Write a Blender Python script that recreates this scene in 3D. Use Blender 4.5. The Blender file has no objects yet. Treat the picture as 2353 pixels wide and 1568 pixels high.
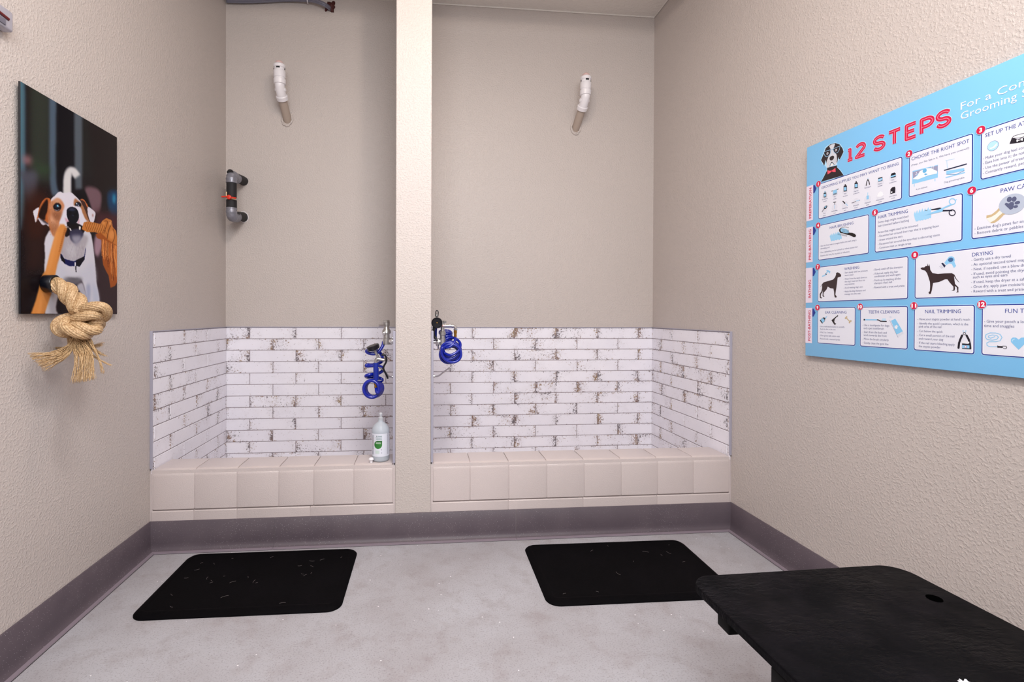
import bpy, bmesh, math, random
import numpy as np
from mathutils import Vector, Matrix
from mathutils.geometry import tessellate_polygon
R = random.Random(7)
C = bpy.context.scene.collection
sc = bpy.context.scene

# ------------------------------------------------------------------ camera
CAM = Vector((1.3281, -2.5571, 1.1652))
RV = Vector((0.99559877, -0.09364758, 0.00363711)); UV = Vector((-0.00307811, 0.00611296, 0.99997658)); FV = Vector((0.09366762, 0.99558664, -0.0057978))
FPX, PX0, PY0 = 1136.42, 1077.34, 731.53
cam = bpy.data.objects.new('camera', bpy.data.cameras.new('camera')); C.objects.link(cam)
cam.matrix_world = Matrix(((RV.x, UV.x, -FV.x, CAM.x), (RV.y, UV.y, -FV.y, CAM.y), (RV.z, UV.z, -FV.z, CAM.z), (0, 0, 0, 1)))
cam.data.sensor_width = 36; cam.data.lens = FPX * 36 / 2353
cam.data.shift_x = (1176.5 - PX0) / 2353; cam.data.shift_y = -(784 - PY0) / 2353
cam.data.clip_start = 0.05
sc.camera = cam

# ------------------------------------------------------------------ light and exposure
w = bpy.data.worlds.new('world'); sc.world = w; w.use_nodes = True
w.node_tree.nodes['Background'].inputs[0].default_value = (.9, .93, 1, 1); w.node_tree.nodes['Background'].inputs[1].default_value = .3
def lamp(name, typ, loc, power, col, rot=(0, 0, 0), **k):
    l = bpy.data.lights.new(name, typ); l.energy = power; l.color = col
    for a, b in k.items(): setattr(l, a, b)
    o = bpy.data.objects.new(name, l); C.objects.link(o); o.location = loc; o.rotation_euler = rot
    return o
lamp('ceiling_lamp_front', 'POINT', (1.5, -1.0, 3.045), 17, (1, .82, .67), shadow_soft_size=.03)
lamp('ceiling_panel_lamp', 'AREA', (1.5, -1.9, 3.12), 37, (1, .97, .96), shape='RECTANGLE', size=.4, size_y=.4)
lamp('rear_fill_light', 'AREA', (1.5, -3.1, 2.5), 72, (.95, .98, 1), rot=(math.radians(68), 0, 0), shape='RECTANGLE', size=1.8, size_y=1.2)  # soft fill added behind the camera to lift the lower walls, no ceiling fixture
vs = sc.view_settings
vs.view_transform = 'Standard'; vs.look = 'None'; vs.gamma = 1; vs.use_curve_mapping = False; vs.exposure = -0.02

# ------------------------------------------------------------------ helpers
XR, YB, ZC, ZF, ZT = 3.0153, .9385, 3.3568, 3.155, 1.0815   # right wall, back wall, stall ceiling, room ceiling, tile top
XP0, XP1 = 1.1915, 1.3738                                    # partition faces
def at(x, y, ax, v):
    """point of the plane axis=v that the photograph shows at pixel (x, y)"""
    d = FV + RV * ((x - PX0) / FPX) - UV * ((y - PY0) / FPX)
    return CAM + d * ((v - CAM[ax]) / d[ax])
def lin(c):
    return tuple(((v / 255) / 12.92 if v / 255 <= .04045 else ((v / 255 + .055) / 1.055) ** 2.4) for v in c[:3]) + (1,)
def tag(o, label, cat, group=None, kind=None):
    if label: o['label'] = label
    if cat: o['category'] = cat
    if group: o['group'] = group
    if kind: o['kind'] = kind
    return o
def empty(name, loc, label, cat, group=None):
    o = bpy.data.objects.new(name, None); C.objects.link(o); o.location = loc; o.empty_display_size = .05
    return tag(o, label, cat, group)
class MB:
    def __init__(s): s.v = []; s.f = []; s.m = []; s.c = []
    def add(s, vs_, fs, mi=0, col=None):
        n = len(s.v); s.v += [tuple(p) for p in vs_]; s.f += [tuple(i + n for i in f) for f in fs]
        s.m += [mi] * len(fs); s.c += [col] * len(fs)
    def box(s, a, b, mi=0, bev=0, M=None):
        bm = bmesh.new(); bmesh.ops.create_cube(bm, size=1)
        for v in bm.verts: v.co = Vector([a[i] + (v.co[i] + .5) * (b[i] - a[i]) for i in range(3)])
        if bev: bmesh.ops.bevel(bm, geom=bm.edges[:], offset=bev, segments=3, profile=.5, affect='EDGES')
        s.bm(bm, mi, M)
    def bm(s, bm, mi=0, M=None):
        bm.verts.index_update()
        s.add([(M @ v.co) if M else v.co for v in bm.verts], [[v.index for v in f.verts] for f in bm.faces], mi); bm.free()
    def tube(s, pts, r, n=12, mi=0, cap=True, closed=False, lobes=0, amp=0, twist=0, flat=1):
        pts = [Vector(p) for p in pts]; N = len(pts); rr = r if callable(r) else (lambda t: r)
        T = []
        for i in range(N):
            a = pts[(i - 1) % N] if closed or i > 0 else pts[0]; b = pts[(i + 1) % N] if closed or i < N - 1 else pts[-1]
            T.append((b - a).normalized())
        nrm = T[0].orthogonal().normalized(); vs_ = []; L = 0
        for i in range(N):
            if i: nrm = (nrm - T[i] * nrm.dot(T[i])).normalized(); L += (pts[i] - pts[i - 1]).length
            bn = T[i].cross(nrm); q = rr(i / (N - 1))
            for k in range(n):
                th = 2 * math.pi * k / n
                rad = q * (1 + (amp * (abs(math.cos(lobes * .5 * (th + twist * L))) * 2 - 1.3) if lobes else 0))
                vs_.append(pts[i] + nrm * rad * math.cos(th) + bn * rad * math.sin(th) * flat)
        fs = []
        for i in range(N if closed else N - 1):
            j = (i + 1) % N
            for k in range(n): fs.append((i * n + k, i * n + (k + 1) % n, j * n + (k + 1) % n, j * n + k))
        if cap and not closed: fs += [tuple(range(n))[::-1], tuple((N - 1) * n + k for k in range(n))]
        s.add(vs_, fs, mi)
    def lathe(s, prof, org, axis=(0, 0, 1), n=32, mi=0):
        ax = Vector(axis).normalized(); u = ax.orthogonal().normalized(); v = ax.cross(u); org = Vector(org); vs_ = []; fs = []
        for r, z in prof:
            for k in range(n): a = 2 * math.pi * k / n; vs_.append(org + ax * z + (u * math.cos(a) + v * math.sin(a)) * max(r, 1e-5))
        for i in range(len(prof) - 1):
            for k in range(n): fs.append((i * n + k, i * n + (k + 1) % n, (i + 1) * n + (k + 1) % n, (i + 1) * n + k))
        if prof[0][0] > 1e-4: fs.append(tuple(range(n))[::-1])
        if prof[-1][0] > 1e-4: fs.append(tuple((len(prof) - 1) * n + k for k in range(n)))
        s.add(vs_, fs, mi)
    def cyl(s, a, b, r, n=24, mi=0, ch=.12):
        a, b = Vector(a), Vector(b); L = (b - a).length; c = min(r * ch, L * .3)
        s.lathe([(r - c, 0), (r, c), (r, L - c), (r - c, L)], a, b - a, n, mi)
    def build(s, name, mats, parent=None, smooth=None, attr=False):
        me = bpy.data.meshes.new(name); org = Vector((0, 0, 0))
        if parent is not None:
            p = parent
            while p is not None: org += p.location; p = p.parent
        me.from_pydata([tuple(Vector(v) - org) for v in s.v], [], s.f)
        for m in (mats if isinstance(mats, (list, tuple)) else [mats]): me.materials.append(m)
        me.polygons.foreach_set('material_index', s.m)
        if attr:
            a = me.color_attributes.new('Col', 'FLOAT_COLOR', 'CORNER'); arr = []
            for f, c in zip(s.f, s.c): arr += list(c or (1, 1, 1, 1)) * len(f)
            a.data.foreach_set('color', arr)
        me.update(); o = bpy.data.objects.new(name, me); C.objects.link(o)
        if parent is not None: o.parent = parent
        if smooth is not None:
            me.polygons.foreach_set('use_smooth', [True] * len(me.polygons))
            if smooth < 180: me.set_sharp_from_angle(angle=math.radians(smooth))
        return o
def smooth_path(pts, sub=8, closed=False):
    P = [Vector(p) for p in pts]; n = len(P); out = []
    for i in range(n if closed else n - 1):
        g = (lambda k: P[k % n]) if closed else (lambda k: P[min(max(k, 0), n - 1)])
        a, b, c, d = g(i - 1), g(i), g(i + 1), g(i + 2)
        for j in range(sub):
            t = j / sub
            out.append(.5 * ((2 * b) + (c - a) * t + (2 * a - 5 * b + 4 * c - d) * t * t + (3 * b - a - 3 * c + d) * t ** 3))
    if not closed: out.append(P[-1])
    return out

# ------------------------------------------------------------------ materials
def mat(name, col, rough=.5, metal=0, **k):
    m = bpy.data.materials.new(name); m.use_nodes = True; b = m.node_tree.nodes['Principled BSDF']
    b.inputs['Base Color'].default_value = lin(col); b.inputs['Roughness'].default_value = rough; b.inputs['Metallic'].default_value = metal
    for a, v in k.items(): b.inputs[a.replace('_', ' ')].default_value = v
    return m
class NT:
    def __init__(s, m): s.t = m.node_tree; s.b = s.t.nodes['Principled BSDF']
    def n(s, typ, ins={}, **props):
        o = s.t.nodes.new(typ)
        for k, v in props.items(): setattr(o, k, v)
        for k, v in ins.items():
            if hasattr(v, 'links') or isinstance(v, bpy.types.NodeSocket): s.t.links.new(v, o.inputs[k])
            else: o.inputs[k].default_value = v
        return o
    def coord(s, scale=(1, 1, 1), which='Object'):
        tc = s.n('ShaderNodeTexCoord'); return s.n('ShaderNodeMapping', {0: tc.outputs[which], 3: scale}).outputs[0]
    def noise(s, v, scale, detail=2, rough=.5, out=0, dist=0):
        return s.n('ShaderNodeTexNoise', {'Vector': v, 'Scale': scale, 'Detail': detail, 'Roughness': rough, 'Distortion': dist}).outputs[out]
    def ramp(s, v, pts):
        r = s.n('ShaderNodeValToRGB', {0: v}); e = r.color_ramp.elements
        while len(e) < len(pts): e.new(.5)
        for q, (p, c) in zip(e, pts): q.position = p; q.color = c if len(c) == 4 else lin(c)
        return r.outputs[0]
    def math(s, op, a, b=0, clamp=False):
        return s.n('ShaderNodeMath', {0: a, 1: b}, operation=op, use_clamp=clamp).outputs[0]
    def mix(s, f, a, b, mode='MIX'):
        return s.n('ShaderNodeMix', {0: f, 6: a, 7: b}, data_type='RGBA', blend_type=mode).outputs[2]
    def bump(s, h, strength, dist, prev=None):
        d = {'Height': h, 'Strength': strength, 'Distance': dist}
        if prev is not None: d['Normal'] = prev
        return s.n('ShaderNodeBump', d).outputs[0]
    def set(s, k, v): s.t.links.new(v, s.b.inputs[k])
BW = lambda a: (a, a, a, 1)
def paint(name, col, rough, s1, st, d):
    m = mat(name, col, rough); t = NT(m); v = t.coord()
    n1 = t.noise(v, s1, 2, .5, dist=.25); n2 = t.noise(v, s1 * 2.3, 3, .6); n3 = t.noise(v, 1.3, 2)
    h = t.ramp(n1, [(.46, BW(0)), (.68, BW(1))]); hh = t.math('ADD', h, t.math('MULTIPLY', n2, .55))
    t.set('Normal', t.bump(hh, st, d))
    t.set('Base Color', t.mix(n3, tuple(x * .96 for x in lin(col)[:3]) + (1,), tuple(min(1, x * 1.04) for x in lin(col)[:3]) + (1,)))
    return m
M_wall = paint('wall_paint', (197, 187, 182), .40, 112, .48, .0022)
M_ceil = paint('ceiling_paint', (232, 226, 220), .7, 50, .5, .003)
M_curb = paint('curb_paint', (206, 194, 192), .28, 190, .35, .0011)
M_joint = mat('joint_paint', (196, 182, 172), .6)
M_trim = mat('aluminium_trim', (176, 174, 190), .35, .3)
M_chrome = mat('chrome', (215, 214, 216), .12, 1)
M_satin = mat('satin_metal', (190, 188, 186), .33, .9)
M_brass = mat('brass', (190, 140, 55), .3, 1)
M_blue = mat('blue_hose', (6, 32, 158), .22, 0, Coat_Weight=.5)
M_bluegrip = mat('blue_grip', (16, 40, 150), .35)
M_black = mat('black_plastic', (13, 15, 24), .3)
M_blackm = mat('matte_black_foam', (26, 24, 28), .7)
M_pvc = mat('white_pvc', (236, 232, 236), .3)
M_ppipe = mat('painted_pipe', (178, 162, 150), .5)
M_red = mat('red_handle', (214, 52, 30), .4)
M_beige = mat('beige_valve', (214, 190, 150), .5)
M_pink = mat('pink_cap', (222, 190, 186), .5)
M_tape = mat('silver_tape', (140, 140, 150), .38, .45); t = NT(M_tape); t.set('Normal', t.bump(t.noise(t.coord(), 70, 2), .5, .004))
M_cable = mat('grey_cable', (112, 110, 124), .35)
M_fire = mat('red_firestop', (70, 17, 13), .6); t = NT(M_fire); t.set('Normal', t.bump(t.noise(t.coord(), 90, 3), .8, .006))
# tiles: mesh attribute Col = (random, u along the tile, v up the tile)
M_grout = mat('grout', (150, 138, 142), .8)
M_tile = mat('glazed_tile', (226, 222, 230), .18); t = NT(M_tile)
at_ = t.n('ShaderNodeAttribute', attribute_name='Col'); sp = t.n('ShaderNodeSeparateColor', {0: at_.outputs['Color']})
rnd, tu, tv = sp.outputs[0], sp.outputs[1], sp.outputs[2]
vec = t.coord()
off = t.n('ShaderNodeCombineXYZ', {0: t.math('MULTIPLY', rnd, 31.7), 1: t.math('MULTIPLY', rnd, 17.3), 2: t.math('MULTIPLY', rnd, 9.1)}).outputs[0]
vv = t.n('ShaderNodeVectorMath', {0: vec, 1: off}, operation='ADD').outputs[0]
eu = t.math('MULTIPLY', t.math('ABSOLUTE', t.math('SUBTRACT', tu, .5)), 2); ev = t.math('MULTIPLY', t.math('ABSOLUTE', t.math('SUBTRACT', tv, .5)), 2)
edge = t.math('MAXIMUM', t.math('POWER', eu, 5), t.math('MULTIPLY', t.math('POWER', ev, 5), .5))
worn = t.ramp(t.noise(vv, 6.5, 2, .5), [(.44, BW(0)), (.66, BW(1))])
amt = t.math('MULTIPLY', t.math('ADD', t.math('MULTIPLY', edge, .85), t.math('MULTIPLY', worn, .5)), t.ramp(rnd, [(0, BW(.3)), (.4, BW(.75)), (1, BW(1.1))]))
fine = t.noise(vv, 95, 4, .7, dist=.4); fine2 = t.noise(vv, 260, 3, .6)
k1 = t.math('SUBTRACT', t.math('ADD', fine, t.math('MULTIPLY', amt, .21)), .665)
stain = t.math('MULTIPLY', k1, 16, True)
k2 = t.math('MULTIPLY', t.math('SUBTRACT', t.math('ADD', fine2, t.math('MULTIPLY', amt, .12)), .715), 22, True)
smud = t.math('MULTIPLY', t.math('MULTIPLY', amt, t.ramp(t.noise(vv, 22, 3), [(.35, BW(0)), (.75, BW(1))])), .42)
base = t.mix(t.noise(vv, 4, 2), lin((248, 245, 252)), lin((236, 234, 245)))
base = t.mix(smud, base, lin((170, 158, 160)))
hue = t.ramp(t.noise(vv, 14, 1), [(.42, (70, 56, 62)), (.55, (128, 88, 52)), (.68, (150, 120, 70))])
base = t.mix(t.math('MULTIPLY', stain, .85), base, hue); base = t.mix(t.math('MULTIPLY', k2, .8), base, lin((74, 58, 60)))
t.set('Base Color', base); t.set('Normal', t.bump(t.noise(vec, 18, 2), .25, .004))
# baseboard rubber with fine white speckle
M_base = mat('mauve_rubber', (106, 94, 104), .5); t = NT(M_base); v = t.coord()
vo = t.n('ShaderNodeTexVoronoi', {'Vector': v, 'Scale': 150.0}); msk = t.ramp(t.noise(v, 2.2, 2), [(.36, BW(0)), (.56, BW(1))])
spk = t.math('MULTIPLY', t.math('LESS_THAN', vo.outputs['Distance'], .12), msk)
t.set('Base Color', t.mix(t.math('MULTIPLY', spk, .75), t.mix(t.noise(v, 9, 3), lin((76, 66, 75)), lin((96, 85, 92))), lin((205, 200, 205)))); t.set('Normal', t.bump(t.noise(v, 60, 2), .12, .001))
M_toe = mat('mauve_toe', (136, 124, 134), .4)
M_gap = mat('dark_gap', (22, 18, 20), .9)
# sealed concrete
M_floor = mat('sealed_concrete', (178, 174, 180), .45); t = NT(M_floor); v = t.coord()
big = t.noise(v, 2.1, 4, .6); mid = t.noise(v, 11, 4, .65); sm = t.noise(v, 170, 3, .7)
c = t.mix(t.ramp(big, [(.35, BW(0)), (.68, BW(1))]), lin((180, 179, 185)), lin((166, 162, 166)))
c = t.mix(t.math('MULTIPLY', t.ramp(mid, [(.5, BW(0)), (.75, BW(1))]), .5), c, lin((146, 134, 134)))
c = t.mix(t.ramp(sm, [(.36, BW(.5)), (.46, BW(0))]), c, lin((120, 112, 116)))
c = t.mix(t.ramp(sm, [(.66, BW(0)), (.74, BW(.6))]), c, lin((216, 212, 218)))
ch = t.n('ShaderNodeTexVoronoi', {'Vector': v, 'Scale': 16.0, 'Randomness': 1.0}); c = t.mix(t.math('LESS_THAN', ch.outputs['Distance'], .045), c, lin((235, 232, 236)))
t.set('Base Color', c); t.set('Normal', t.bump(sm, .22, .002)); t.set('Roughness', t.ramp(mid, [(.3, BW(.38)), (.7, BW(.55))]))
def rubber(name, col, rough, sc_, st):
    m = mat(name, col, rough); t = NT(m); v = t.coord()
    a = t.noise(v, 5, 4, .6); l2 = tuple(x * 1.7 for x in lin(col)[:3]) + (1,)
    hair = t.n('ShaderNodeTexVoronoi', {'Vector': t.coord((30, 9, 9)), 'Scale': 2.2}, feature='DISTANCE_TO_EDGE')
    t.set('Base Color', t.mix(t.ramp(a, [(.45, BW(0)), (.75, BW(1))]), lin(col), l2)); t.set('Normal', t.bump(t.noise(v, sc_, 3, .6), st, .002))
    return m
M_mat = rubber('black_mat_foam', (5, 4, 6), .7, 220, .3); M_mat.node_tree.nodes['Principled BSDF'].inputs['Specular IOR Level'].default_value = .06
M_lint = mat('lint', (120, 112, 112), .8)
M_table = mat('black_table_laminate', (27, 26, 31), .33, Specular_IOR_Level=.06); t = NT(M_table); v = t.coord((1, 1, 1))
n1 = t.noise(t.coord((26, 60, 30)), 1.4, 3, .55, dist=.5); pm = t.ramp(t.noise(v, 4.5, 3), [(.44, BW(.15)), (.62, BW(1))])
t.set('Normal', t.bump(t.math('MULTIPLY', t.ramp(n1, [(.3, BW(0)), (.62, BW(1))]), pm), .55, .005))
t.set('Base Color', t.mix(t.ramp(t.noise(v, 6, 4, .65), [(.46, BW(0)), (.66, BW(1))]), lin((6, 6, 9)), lin((17, 15, 19)))); t.set('Roughness', t.ramp(t.noise(v, 7, 3), [(.35, BW(.34)), (.7, BW(.6))]))
M_tblk = mat('black_steel', (7, 7, 8), .6, Specular_IOR_Level=.15)
def fibre(name, c1, c2):
    m = mat(name, c1, .55); t = NT(m); v = t.coord()
    n = t.noise(t.coord((1, 1, 1)), 210, 3, .7)
    t.set('Base Color', t.mix(t.ramp(n, [(.35, BW(0)), (.65, BW(1))]), lin(c2), lin(c1))); return m
M_rope = fibre('manila_rope', (214, 184, 144), (150, 112, 72))
M_fray = fibre('manila_fibres', (218, 188, 146), (160, 122, 80))
M_attr = mat('printed_colours', (255, 255, 255), .3, 0, Coat_Weight=.25); t = NT(M_attr); t.set('Base Color', t.n('ShaderNodeAttribute', attribute_name='Col').outputs['Color'])
M_photo = mat('photo_print', (255, 255, 255), .25, Specular_IOR_Level=.12); t = NT(M_photo); t.set('Base Color', t.n('ShaderNodeAttribute', attribute_name='Col').outputs['Color'])
M_bottle = mat('translucent_bottle', (214, 222, 232), .22, 0, Transmission_Weight=.35, IOR=1.3)
M_label = mat('bottle_label', (232, 234, 242), .4)
M_liquid = mat('cloudy_soap', (186, 184, 182), .3)
M_clear = mat('grey_acrylic', (196, 192, 204), .15, 0, Transmission_Weight=.3)
M_redrod = mat('dark_red', (104, 34, 36), .3)
M_tissue = mat('white_paper', (226, 228, 234), .8)

# ------------------------------------------------------------------ the setting
def struct(name, mb, m, parent=None, smooth=None, **k):
    o = mb.build(name, m, parent, smooth, **k); o['kind'] = 'structure'; return o
T = .12; YR = -4.2
mb = MB(); mb.box((-T, YR - T, -.1), (XR + T, .19, 0)); struct('floor', mb, M_floor)
mb = MB(); mb.box((-T, .19, -.1), (XR + T, YB + T, .1)); struct('floor_tub', mb, M_curb)
mb = MB(); mb.box((-T, YR - T, -.1), (0, YB + T, 3.5)); struct('wall_left', mb, M_wall)
mb = MB(); mb.box((XR, YR - T, -.1), (XR + T, YB + T, 3.5)); struct('wall_right', mb, M_wall)
mb = MB(); mb.box((0, YB, .1), (XR, YB + T, 3.5)); struct('wall_back', mb, M_wall)
mb = MB(); mb.box((0, YR - T, 0), (XR, YR, ZF)); struct('wall_rear', mb, M_wall)
mb = MB(); mb.box((0, 0, ZC), (XR, YB, ZC + .1)); struct('ceiling_stall', mb, M_ceil)
mb = MB(); mb.box((0, YR, ZF), (XR, 0, ZF + .3)); struct('ceiling', mb, M_ceil)
mb = MB(); mb.box((XP0, 0, 0), (XP1, YB, ZC), bev=.004); struct('wall_partition', mb, M_wall)
# thin light caulk bead where the back and right walls meet the ceiling
mb = MB(); mb.tube([(XP1, YB - .004, ZC - .003), (XR - .004, YB - .004, ZC - .003), (XR - .004, .02, ZC - .003)], .005, 8); struct('trim_1', mb, M_ceil)

# tile fields: (origin, direction along, outward normal, length, first joint offset, height range)
TS, TH = .3055, .078
def tile_field(name, org, du, nrm, length, j1, z0, parent):
    """running bond; odd rows have a joint at j1 along du, even rows half a tile further"""
    mb = MB(); org, du, nrm = Vector(org), Vector(du), Vector(nrm); up = Vector((0, 0, 1)); g = .0016; th = .008
    flip = du.cross(up).dot(nrm) < 0
    p = [org + nrm * .005, org + nrm * .005 + du * length]
    q = [p[0] + up * (z0 - ZT), p[1] + up * (z0 - ZT)]
    mb.add([p[0], p[1], q[1], q[0]], [(0, 1, 2, 3) if not flip else (3, 2, 1, 0)], 1, (1, 1, 1, 1))
    row = 0; z = ZT - .004
    while z > z0:
        zb = max(z - TH, z0); s = (j1 if row % 2 == 0 else j1 + TS / 2) % TS - TS
        while s < length:
            a, b = max(s, 0), min(s + TS, length)
            if b - a > .006:
                A, B, Zt, Zb = a + g, b - g, z - g, zb + g; rn = R.random(); e = .0022
                def P(u, zz, h): return Vector((org.x, org.y, zz)) + du * u + nrm * (.005 + h)
                vs_ = [P(A, Zb, 0), P(B, Zb, 0), P(B, Zt, 0), P(A, Zt, 0), P(A + e, Zb + e, th - .005), P(B - e, Zb + e, th - .005), P(B - e, Zt - e, th - .005), P(A + e, Zt - e, th - .005)]
                fs = [(0, 1, 5, 4), (1, 2, 6, 5), (2, 3, 7, 6), (3, 0, 4, 7), (4, 5, 6, 7)]
                if flip is True: pass
                else: fs = fs
                n0 = len(mb.v); mb.add(vs_, fs, 0, (rn, 0, 0, 1))
                mb.uvt = getattr(mb, 'uvt', {}); f0, f1 = (a - s) / TS, (b - s) / TS
                for k, (uu, v2) in enumerate([(f0, 0), (f1, 0), (f1, 1), (f0, 1)] * 2): mb.uvt[n0 + k] = (rn, uu, v2, 1)
            s += TS
        z -= TH; row += 1
    o = mb.build(name, [M_tile, M_grout], parent)
    me = o.data; ca = me.color_attributes.new('Col', 'FLOAT_COLOR', 'POINT'); arr = []
    for i in range(len(me.vertices)): arr += list(mb.uvt.get(i, (0, .5, .5, 1)))
    ca.data.foreach_set('color', arr)
    bm = bmesh.new(); bm.from_mesh(me); bmesh.ops.recalc_face_normals(bm, faces=bm.faces); bm.to_mesh(me); bm.free()
    for p_ in me.polygons:
        if p_.normal.dot(nrm) < -.1: p_.flip()
    return o
G = {n: bpy.data.objects[n] for n in ('wall_left', 'wall_right', 'wall_back', 'wall_partition')}
E1 = .0
tile_field('tile_panel', (0, E1, ZT), (0, 1, 0), (1, 0, 0), YB - E1, .331 - E1, .1, G['wall_left'])
tile_field('tile_panel', (XR, E1, ZT), (0, 1, 0), (-1, 0, 0), YB - E1, .3335 - E1, .1, G['wall_right'])
tile_field('tile_panel', (0, YB, ZT), (1, 0, 0), (0, -1, 0), XP0, .1592, .1, G['wall_back'])
tile_field('tile_panel', (XP1, YB, ZT), (1, 0, 0), (0, -1, 0), XR - XP1, 1.6808 - XP1, .1, G['wall_back'])
tile_field('tile_panel', (XP0, E1, ZT), (0, 1, 0), (-1, 0, 0), YB - E1, .331, .1, G['wall_partition'])
tile_field('tile_panel', (XP1, E1, ZT), (0, 1, 0), (1, 0, 0), YB - E1, .331, .1, G['wall_partition'])
# metal edge trims: verticals at the front of the four side fields, and along the top
for k, (x, s) in enumerate(((0, 1), (XR, -1), (XP0, -1), (XP1, 1))):
    mb = MB(); a, b = sorted((x, x + s * .0125)); mb.box((a, -.003, .405), (b, .004, ZT + .001), bev=.0015)
    mb.box((min(x, x + s * .012), 0, ZT - .003), (max(x, x + s * .012), YB, ZT + .001))
    struct('trim_%d' % (k + 2), mb, M_trim)
for k, (a, b) in enumerate(((0, XP0), (XP1, XR))):
    mb = MB(); mb.box((a, YB - .012, ZT - .003), (b, YB, ZT + .001)); struct('trim_%d' % (k + 6), mb, M_trim)

# block curbs
def curb(name, x0, x1, joints, low):
    D, top, zj, r = .185, .4, .1976, .034
    mb = MB(); g = .0016
    prof = [(.0, zj + .006)] + [(0, top - r)] + [(r - r * math.cos(a), top - r + r * math.sin(a)) for a in [math.pi / 2 * k / 6 for k in range(1, 7)]] + [(D, top), (D, zj + .006)]
    def ex(pf, a, b, bev):
        bm = bmesh.new(); n = len(pf)
        va = [bm.verts.new((a, y, z)) for y, z in pf]; vb = [bm.verts.new((b, y, z)) for y, z in pf]
        bm.faces.new(va[::-1]); bm.faces.new(vb)
        for i in range(n): bm.faces.new((va[i], va[(i + 1) % n], vb[(i + 1) % n], vb[i]))
        bmesh.ops.recalc_face_normals(bm, faces=bm.faces)
        ed = [e for e in bm.edges if abs(e.verts[0].co.x - e.verts[1].co.x) < 1e-6]
        bmesh.ops.bevel(bm, geom=ed, offset=bev, segments=2, profile=.5, affect='EDGES'); mb.bm(bm)
    xs = [x0 + .012] + joints + [x1 - .012]
    for a, b in zip(xs, xs[1:]): ex(prof, a + g, b - g, .003)
    xs = [x0 + .004] + low + [x1 - .004]
    for a, b in zip(xs, xs[1:]): ex([(0, .0), (0, zj - .006), (.004, zj - .002), (D, zj - .002), (D, .0)], a + .001, b - .001, .002)
    mb.box((x0, .003, zj + .007), (x1, D - .003, top - .006), 1); mb.box((x0, .003, 0), (x1, D - .003, zj - .008), 1); mb.box((x0, .013, .1), (x1, D - .004, zj + .02), 1)
    mb.box((x0, .0015, .14), (x0 + .011, D, top - .02), 0); mb.box((x1 - .011, .0015, .14), (x1, D, top - .02), 0)
    o = struct(name, mb, [M_curb, M_curb], None, 40); return o
curb('wall_curb_left', 0, XP0, [.209, .411, .613, .784, .983], [.205, .411, .767])
curb('wall_curb_right', XP1, XR, [1.5783 + .2032 * k for k in range(7)], [1.78, 2.183, 2.593])

# coved rubber baseboard, mitred
prof = [(0, .1472), (.003, .1472), (.0055, .145), (.006, .04), (.0075, .024), (.013, .012), (.022, .0065), (.036, .0045), (.037, .0)]
def bb(name, a, b, n, ma, mbv, parts=None):
    a, b, n = Vector(a), Vector(b), Vector(n); d = (b - a).normalized(); o = MB()
    segs = parts or [(0, (b - a).length)]
    L = (b - a).length
    for s0, s1 in segs:
        vs_ = []
        for (s, m_) in ((s0, ma if s0 == 0 else 0), (s1, mbv if s1 == L else 0)):
            for q, z in prof: vs_.append(a + d * (s + q * m_) + n * q + Vector((0, 0, z)))
        k = len(prof)
        o.add(vs_, [(i, i + 1, k + i + 1, k + i) for i in range(6)], 0); o.add(vs_, [(i, i + 1, k + i + 1, k + i) for i in range(6, k - 1)], 1)
        g = [a + d * (s0 + (.037 * ma if s0 == 0 else 0)) + n * .0365, a + d * (s1 + (.037 * mbv if s1 == L else 0)) + n * .0365]
        o.add([g[0] + Vector((0, 0, .0006)), g[1] + Vector((0, 0, .0006)), g[1] + n * .003 + Vector((0, 0, .0006)), g[0] + n * .003 + Vector((0, 0, .0006))], [(0, 1, 2, 3)], 2)
    ob = struct(name, o, [M_base, M_toe, M_gap], None, 50)
    bm = bmesh.new(); bm.from_mesh(ob.data); bmesh.ops.recalc_face_normals(bm, faces=bm.faces)
    bm.faces.ensure_lookup_table(); bm.to_mesh(ob.data); bm.free(); return ob
LL = XR
bb('baseboard_left', (0, YR, 0), (0, 0, 0), (1, 0, 0), 0, -1)
bb('baseboard_front', (0, 0, 0), (XR, 0, 0), (0, -1, 0), 1, -1, [(0, .592), (.5932, 1.819), (1.8203, XR)])
bb('baseboard_right', (XR, 0, 0), (XR, YR, 0), (-1, 0, 0), 1, 0)

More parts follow.
